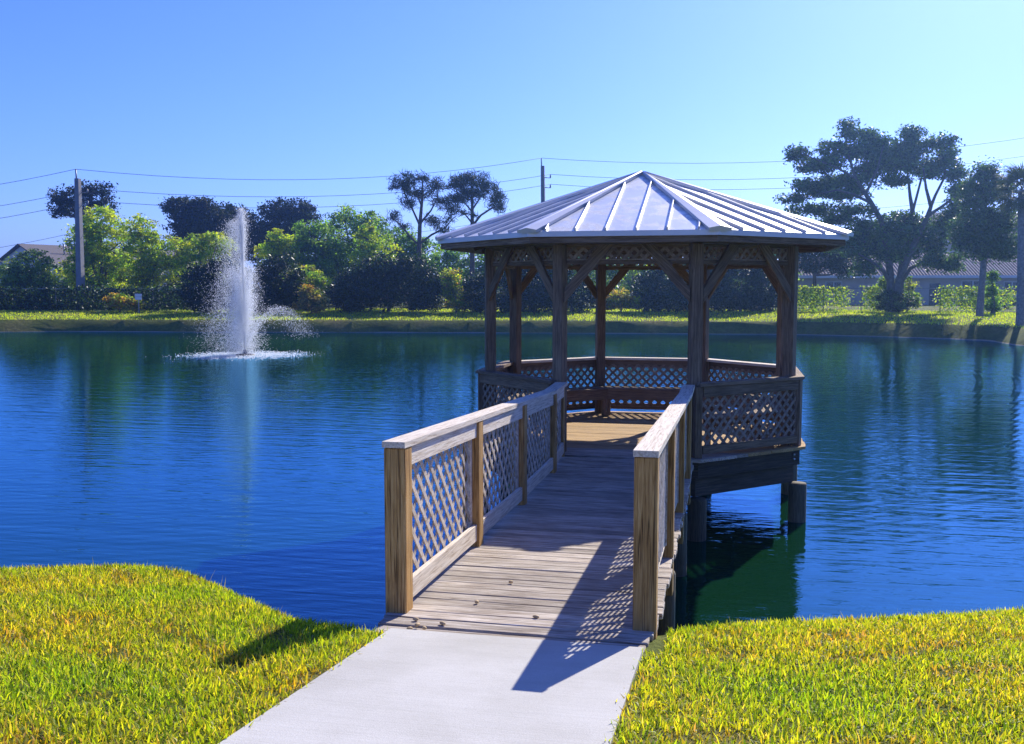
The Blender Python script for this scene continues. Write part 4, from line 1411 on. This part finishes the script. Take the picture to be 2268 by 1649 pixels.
PA = pole(180, 80, 396, 'thick grey concrete utility pole among the lime green trees', .52, .36, -8)
PB = pole(1205, 96, 368, 'grey concrete utility pole rising behind the gazebo roof', .44, .33, -3)
PC = pole(-560, 92, 470, 'utility pole beyond the house with the pink chimney', .46, .32)
PD = pole(2420, 92, 300, 'utility pole beyond the palm', .46, .32)


def wire(a, b, sag, label, r=.024):
    pts = []
    for k_ in range(15):
        t = k_ / 14
        pts.append(a.lerp(b, t) - Vector((0, 0, 4 * sag * t * (1 - t))))
    o = tubes('power_line', [(pts, [r] * 15)], M_CABLE, None, Matrix.Translation(a), sides=5)
    tag(o, label, 'cable', 'power lines strung between the poles')


for k, (nm, sg_) in enumerate((('topmost', 1.4), ('second', 1.3), ('third', 1.3), ('lowest', 1.8))):
    wire(PA[k], PB[k], sg_, f'{nm} thin power line between the thick pole and gazebo roof pole', .020 if k < 3 else .016)
    wire(PC[k], PA[k], .9 + .1 * k, f'{nm} thin power line running from the thick pole past the white house', .020 if k < 3 else .016)
    wire(PB[k], PD[k], 1.6, f'{nm} thin power line from the gazebo roof pole towards the palm', .020 if k < 3 else .016)


# ------------------------------------------------------------------ buildings
def quad_box(name, M, x0, x1, y0, y1, z0, z1, mat, parent):
    P = [M @ Vector(p) for p in ((x0, y0, z0), (x1, y0, z0), (x1, y1, z0), (x0, y1, z0))]
    Q = [M @ Vector(p) for p in ((x0, y0, z1), (x1, y0, z1), (x1, y1, z1), (x0, y1, z1))]
    return prism(name, P, Q, mat, parent, M @ Matrix.Translation(((x0 + x1) / 2, (y0 + y1) / 2, (z0 + z1) / 2)))


def window(M, x, z, w, h, parent, y=0.0, dy=-1):
    f = quad_box('window', M, x, x + w, y + dy * .06, y + dy * .005, z, z + h, M_SIGN, parent)
    for k_ in range(2):
        xa = x + .07 + k_ * (w / 2 - .02)
        quad_box('pane', M, xa, xa + w / 2 - .12, y + dy * .075, y + dy * .062, z + .07, z + h - .07, M_GLASS, f)
    quad_box('sill', M, x - .06, x + w + .06, y + dy * .13, y + dy * .004, z - .07, z - .004, M_SIGN, f)


def gable_house(name, label, base, rot, L, D, eave, ridge, wallm, roofm, wins, over=.45, hip=False, tex_along=True):
    """length L on local x, depth D on local y, ridge along x; front wall at local y=0"""
    gz = hgt(base.x, base.y)
    M = Matrix.Translation((base.x, base.y, gz)) @ Matrix.Rotation(rot, 4, 'Z')
    root = thing(name, (base.x, base.y, gz), label, 'building')
    if hip:
        quad_box('wall', M, 0, L, 0, D, -.3, eave, wallm, root)
    else:
        prof = [(0, -.3), (D, -.3), (D, eave), (D / 2, ridge - .12), (0, eave)]
        prism('wall', [M @ Vector((0, p, z)) for p, z in prof], [M @ Vector((L, p, z)) for p, z in prof], wallm, root, M)
    ins = D / 2 if hip else -over
    slope = (ridge - eave) / (D / 2)
    ze = eave - slope * over
    for sgn in (0, 1):
        y0 = -over if sgn == 0 else D + over
        A_ = [Vector((-over, y0, ze)), Vector((L + over, y0, ze)), Vector((L - ins, D / 2, ridge)), Vector((ins, D / 2, ridge))]
        th = Vector((0, 0, .14))
        Mx = M @ frame_of(A_[0], A_[1], (0, -slope if sgn == 0 else slope, 1))
        prism('roof_slope', [M @ p for p in A_], [M @ (p + th) for p in A_], roofm, root, Mx)
    if hip:
        for x0, xi in ((-over, ins), (L + over, L - ins)):
            A_ = [Vector((x0, -over, ze)), Vector((x0, D + over, ze)), Vector((xi, D / 2, ridge))]
            th = Vector((0, 0, .138))
            prism('roof_slope', [M @ p for p in A_], [M @ (p + th) for p in A_], roofm, root, M @ frame_of(A_[0], A_[1]))
    quad_box('fascia', M, -over, L + over, -over - .05, -over - .004, ze - .12, ze + .14, M_SIGN, root)
    for (x, z, w, h) in wins: window(M, x, z, w, h, root)
    return root, M


# white gabled house on the left: gable end and one roof slope in view
hb = gpt(120, 122)
house, HM = gable_house('gabled_house', 'white gabled house with brown roof and pink chimney behind trees', hb, R(12 + 90 - 28), 26, 11.5, 4.2, 7.0, M_WHITEW, M_SHING, [(2, 1.2, 1.6, 1.5)], .5)
# turn so that the gable faces the pond: chimney and vent pipes on the ridge
quad_box('chimney', HM, 8, 9.4, 4.4, 5.6, 6.0, 7.9, M_BRICK, house)
for xx in (4.2, 5.0): tubes('vent_pipe', [([HM @ Vector((xx, 3.2, 5.2)), HM @ Vector((xx, 3.2, 7.2))], [.09, .09])], M_STEEL, house, sides=8)

# long low tiled building behind the right fence
lb = gpt(1735, 98)
low_b, LM = gable_house('low_building', 'long low stucco building with clay tile roof behind the right fence', lb, YAW - R(4), 46, 10, 3.0, 5.1, M_STUCCO, M_TILE,
                        [(4, 1.0, 1.6, 1.3), (10, 1.0, 1.6, 1.3), (17, 1.0, 2.2, 1.4), (21, 1.0, 1.6, 1.3), (26, 1.0, 1.6, 1.3), (33, 1.0, 1.6, 1.3)], .6, hip=True)
quad_box('door', LM, 14, 15.0, -.06, -.004, 0.02, 2.1, M_SHING, low_b)
tb = gpt(1980, 125)
tall_b, TM = gable_house('tall_building', 'two storey stucco block with tiled hip roof rising behind the fig tree', tb, YAW, 30, 16, 7.6, 11.4, M_STUCCO, M_TILE,
                         [(2 + 4 * k_, z_, 1.5, 1.5) for k_ in range(7) for z_ in (1.2, 4.6)], .7, hip=True)
cbb = gpt(1690, 110)
gable_house('low_building', 'pale stucco wing with low tiled roof seen under the crooked branches', cbb, YAW + R(6), 16, 9, 2.8, 4.6, M_STUCCO, M_TILE, [(3, 1, 1.6, 1.2), (9, 1, 1.6, 1.2)], .6, hip=True)


# dark parked car behind the right fence
def parked_car(u, d, label):
    b = gpt(u, d); z = hgt(b.x, b.y) + .02
    M = Matrix.Translation((b.x, b.y, z)) @ Matrix.Rotation(YAW + .08, 4, 'Z')
    root = thing('parked_car', (b.x, b.y, z), label, 'car')
    paint = simple('dark_car_paint', (.02, .022, .028), .25, .2, .05, 1, 0, .6)
    prof = [(-2.2, .32), (-2.25, .62), (-2.1, .86), (-1.35, .95), (1.3, 1.0), (2.15, .88), (2.25, .6), (2.2, .32)]
    prism('body', [M @ Vector((x, -.86, zz)) for x, zz in prof], [M @ Vector((x, .86, zz)) for x, zz in prof], paint, root, M)
    cab = [(-1.5, .95), (-.85, 1.42), (.75, 1.45), (1.45, .99)]
    prism('cabin', [M @ Vector((x, -.74, zz)) for x, zz in cab], [M @ Vector((x, .74, zz)) for x, zz in cab], paint, root, M)
    for xa, xb in ((-1.2, -.15), (-.05, 1.0)):
        prism('window', [M @ Vector(p) for p in ((xa, -.755, 1.02), (xb, -.755, 1.02), (xb - .15, -.755, 1.36), (xa + .25, -.755, 1.36))],
              [M @ Vector(p) for p in ((xa, -.742, 1.02), (xb, -.742, 1.02), (xb - .15, -.742, 1.36), (xa + .25, -.742, 1.36))], M_GLASS, root, M)
    for x in (-1.4, 1.4):
        for yy in (-.88, .70):
            w_ = tubes('wheel', [([M @ Vector((x, yy, .33)), M @ Vector((x, yy + .18, .33))], [.33, .33])], M_BLACK, root, sides=16)
            tubes('rim', [([M @ Vector((x, yy - .012, .33)), M @ Vector((x, yy + .19, .33))], [.2, .2])], M_STEEL, w_, sides=12)


parked_car(2182, 82, 'dark parked car glimpsed through the vines of the right fence')


# ------------------------------------------------------------------ added thin blue haze volume, standing in for veiling lens flare
hz_m = bpy.data.materials.new('flare_haze')
hz_m.use_nodes = True
hn, hl = hz_m.node_tree.nodes, hz_m.node_tree.links
hn.remove(hn['Principled BSDF'])
pv_ = hn.new('ShaderNodeVolumePrincipled')
pv_.inputs['Color'].default_value = (.30, .55, 1.0, 1)
pv_.inputs['Density'].default_value = 0.0007
pv_.inputs['Anisotropy'].default_value = 0.75
hl.new(pv_.outputs[0], hn['Material Output'].inputs['Volume'])
hb_ = quad_box('haze', Matrix.Identity(4), -950, 950, -350, 950, -4, 22, hz_m, None)
tag(hb_, 'thin blue haze added over the pond for lens flare', kind='stuff')
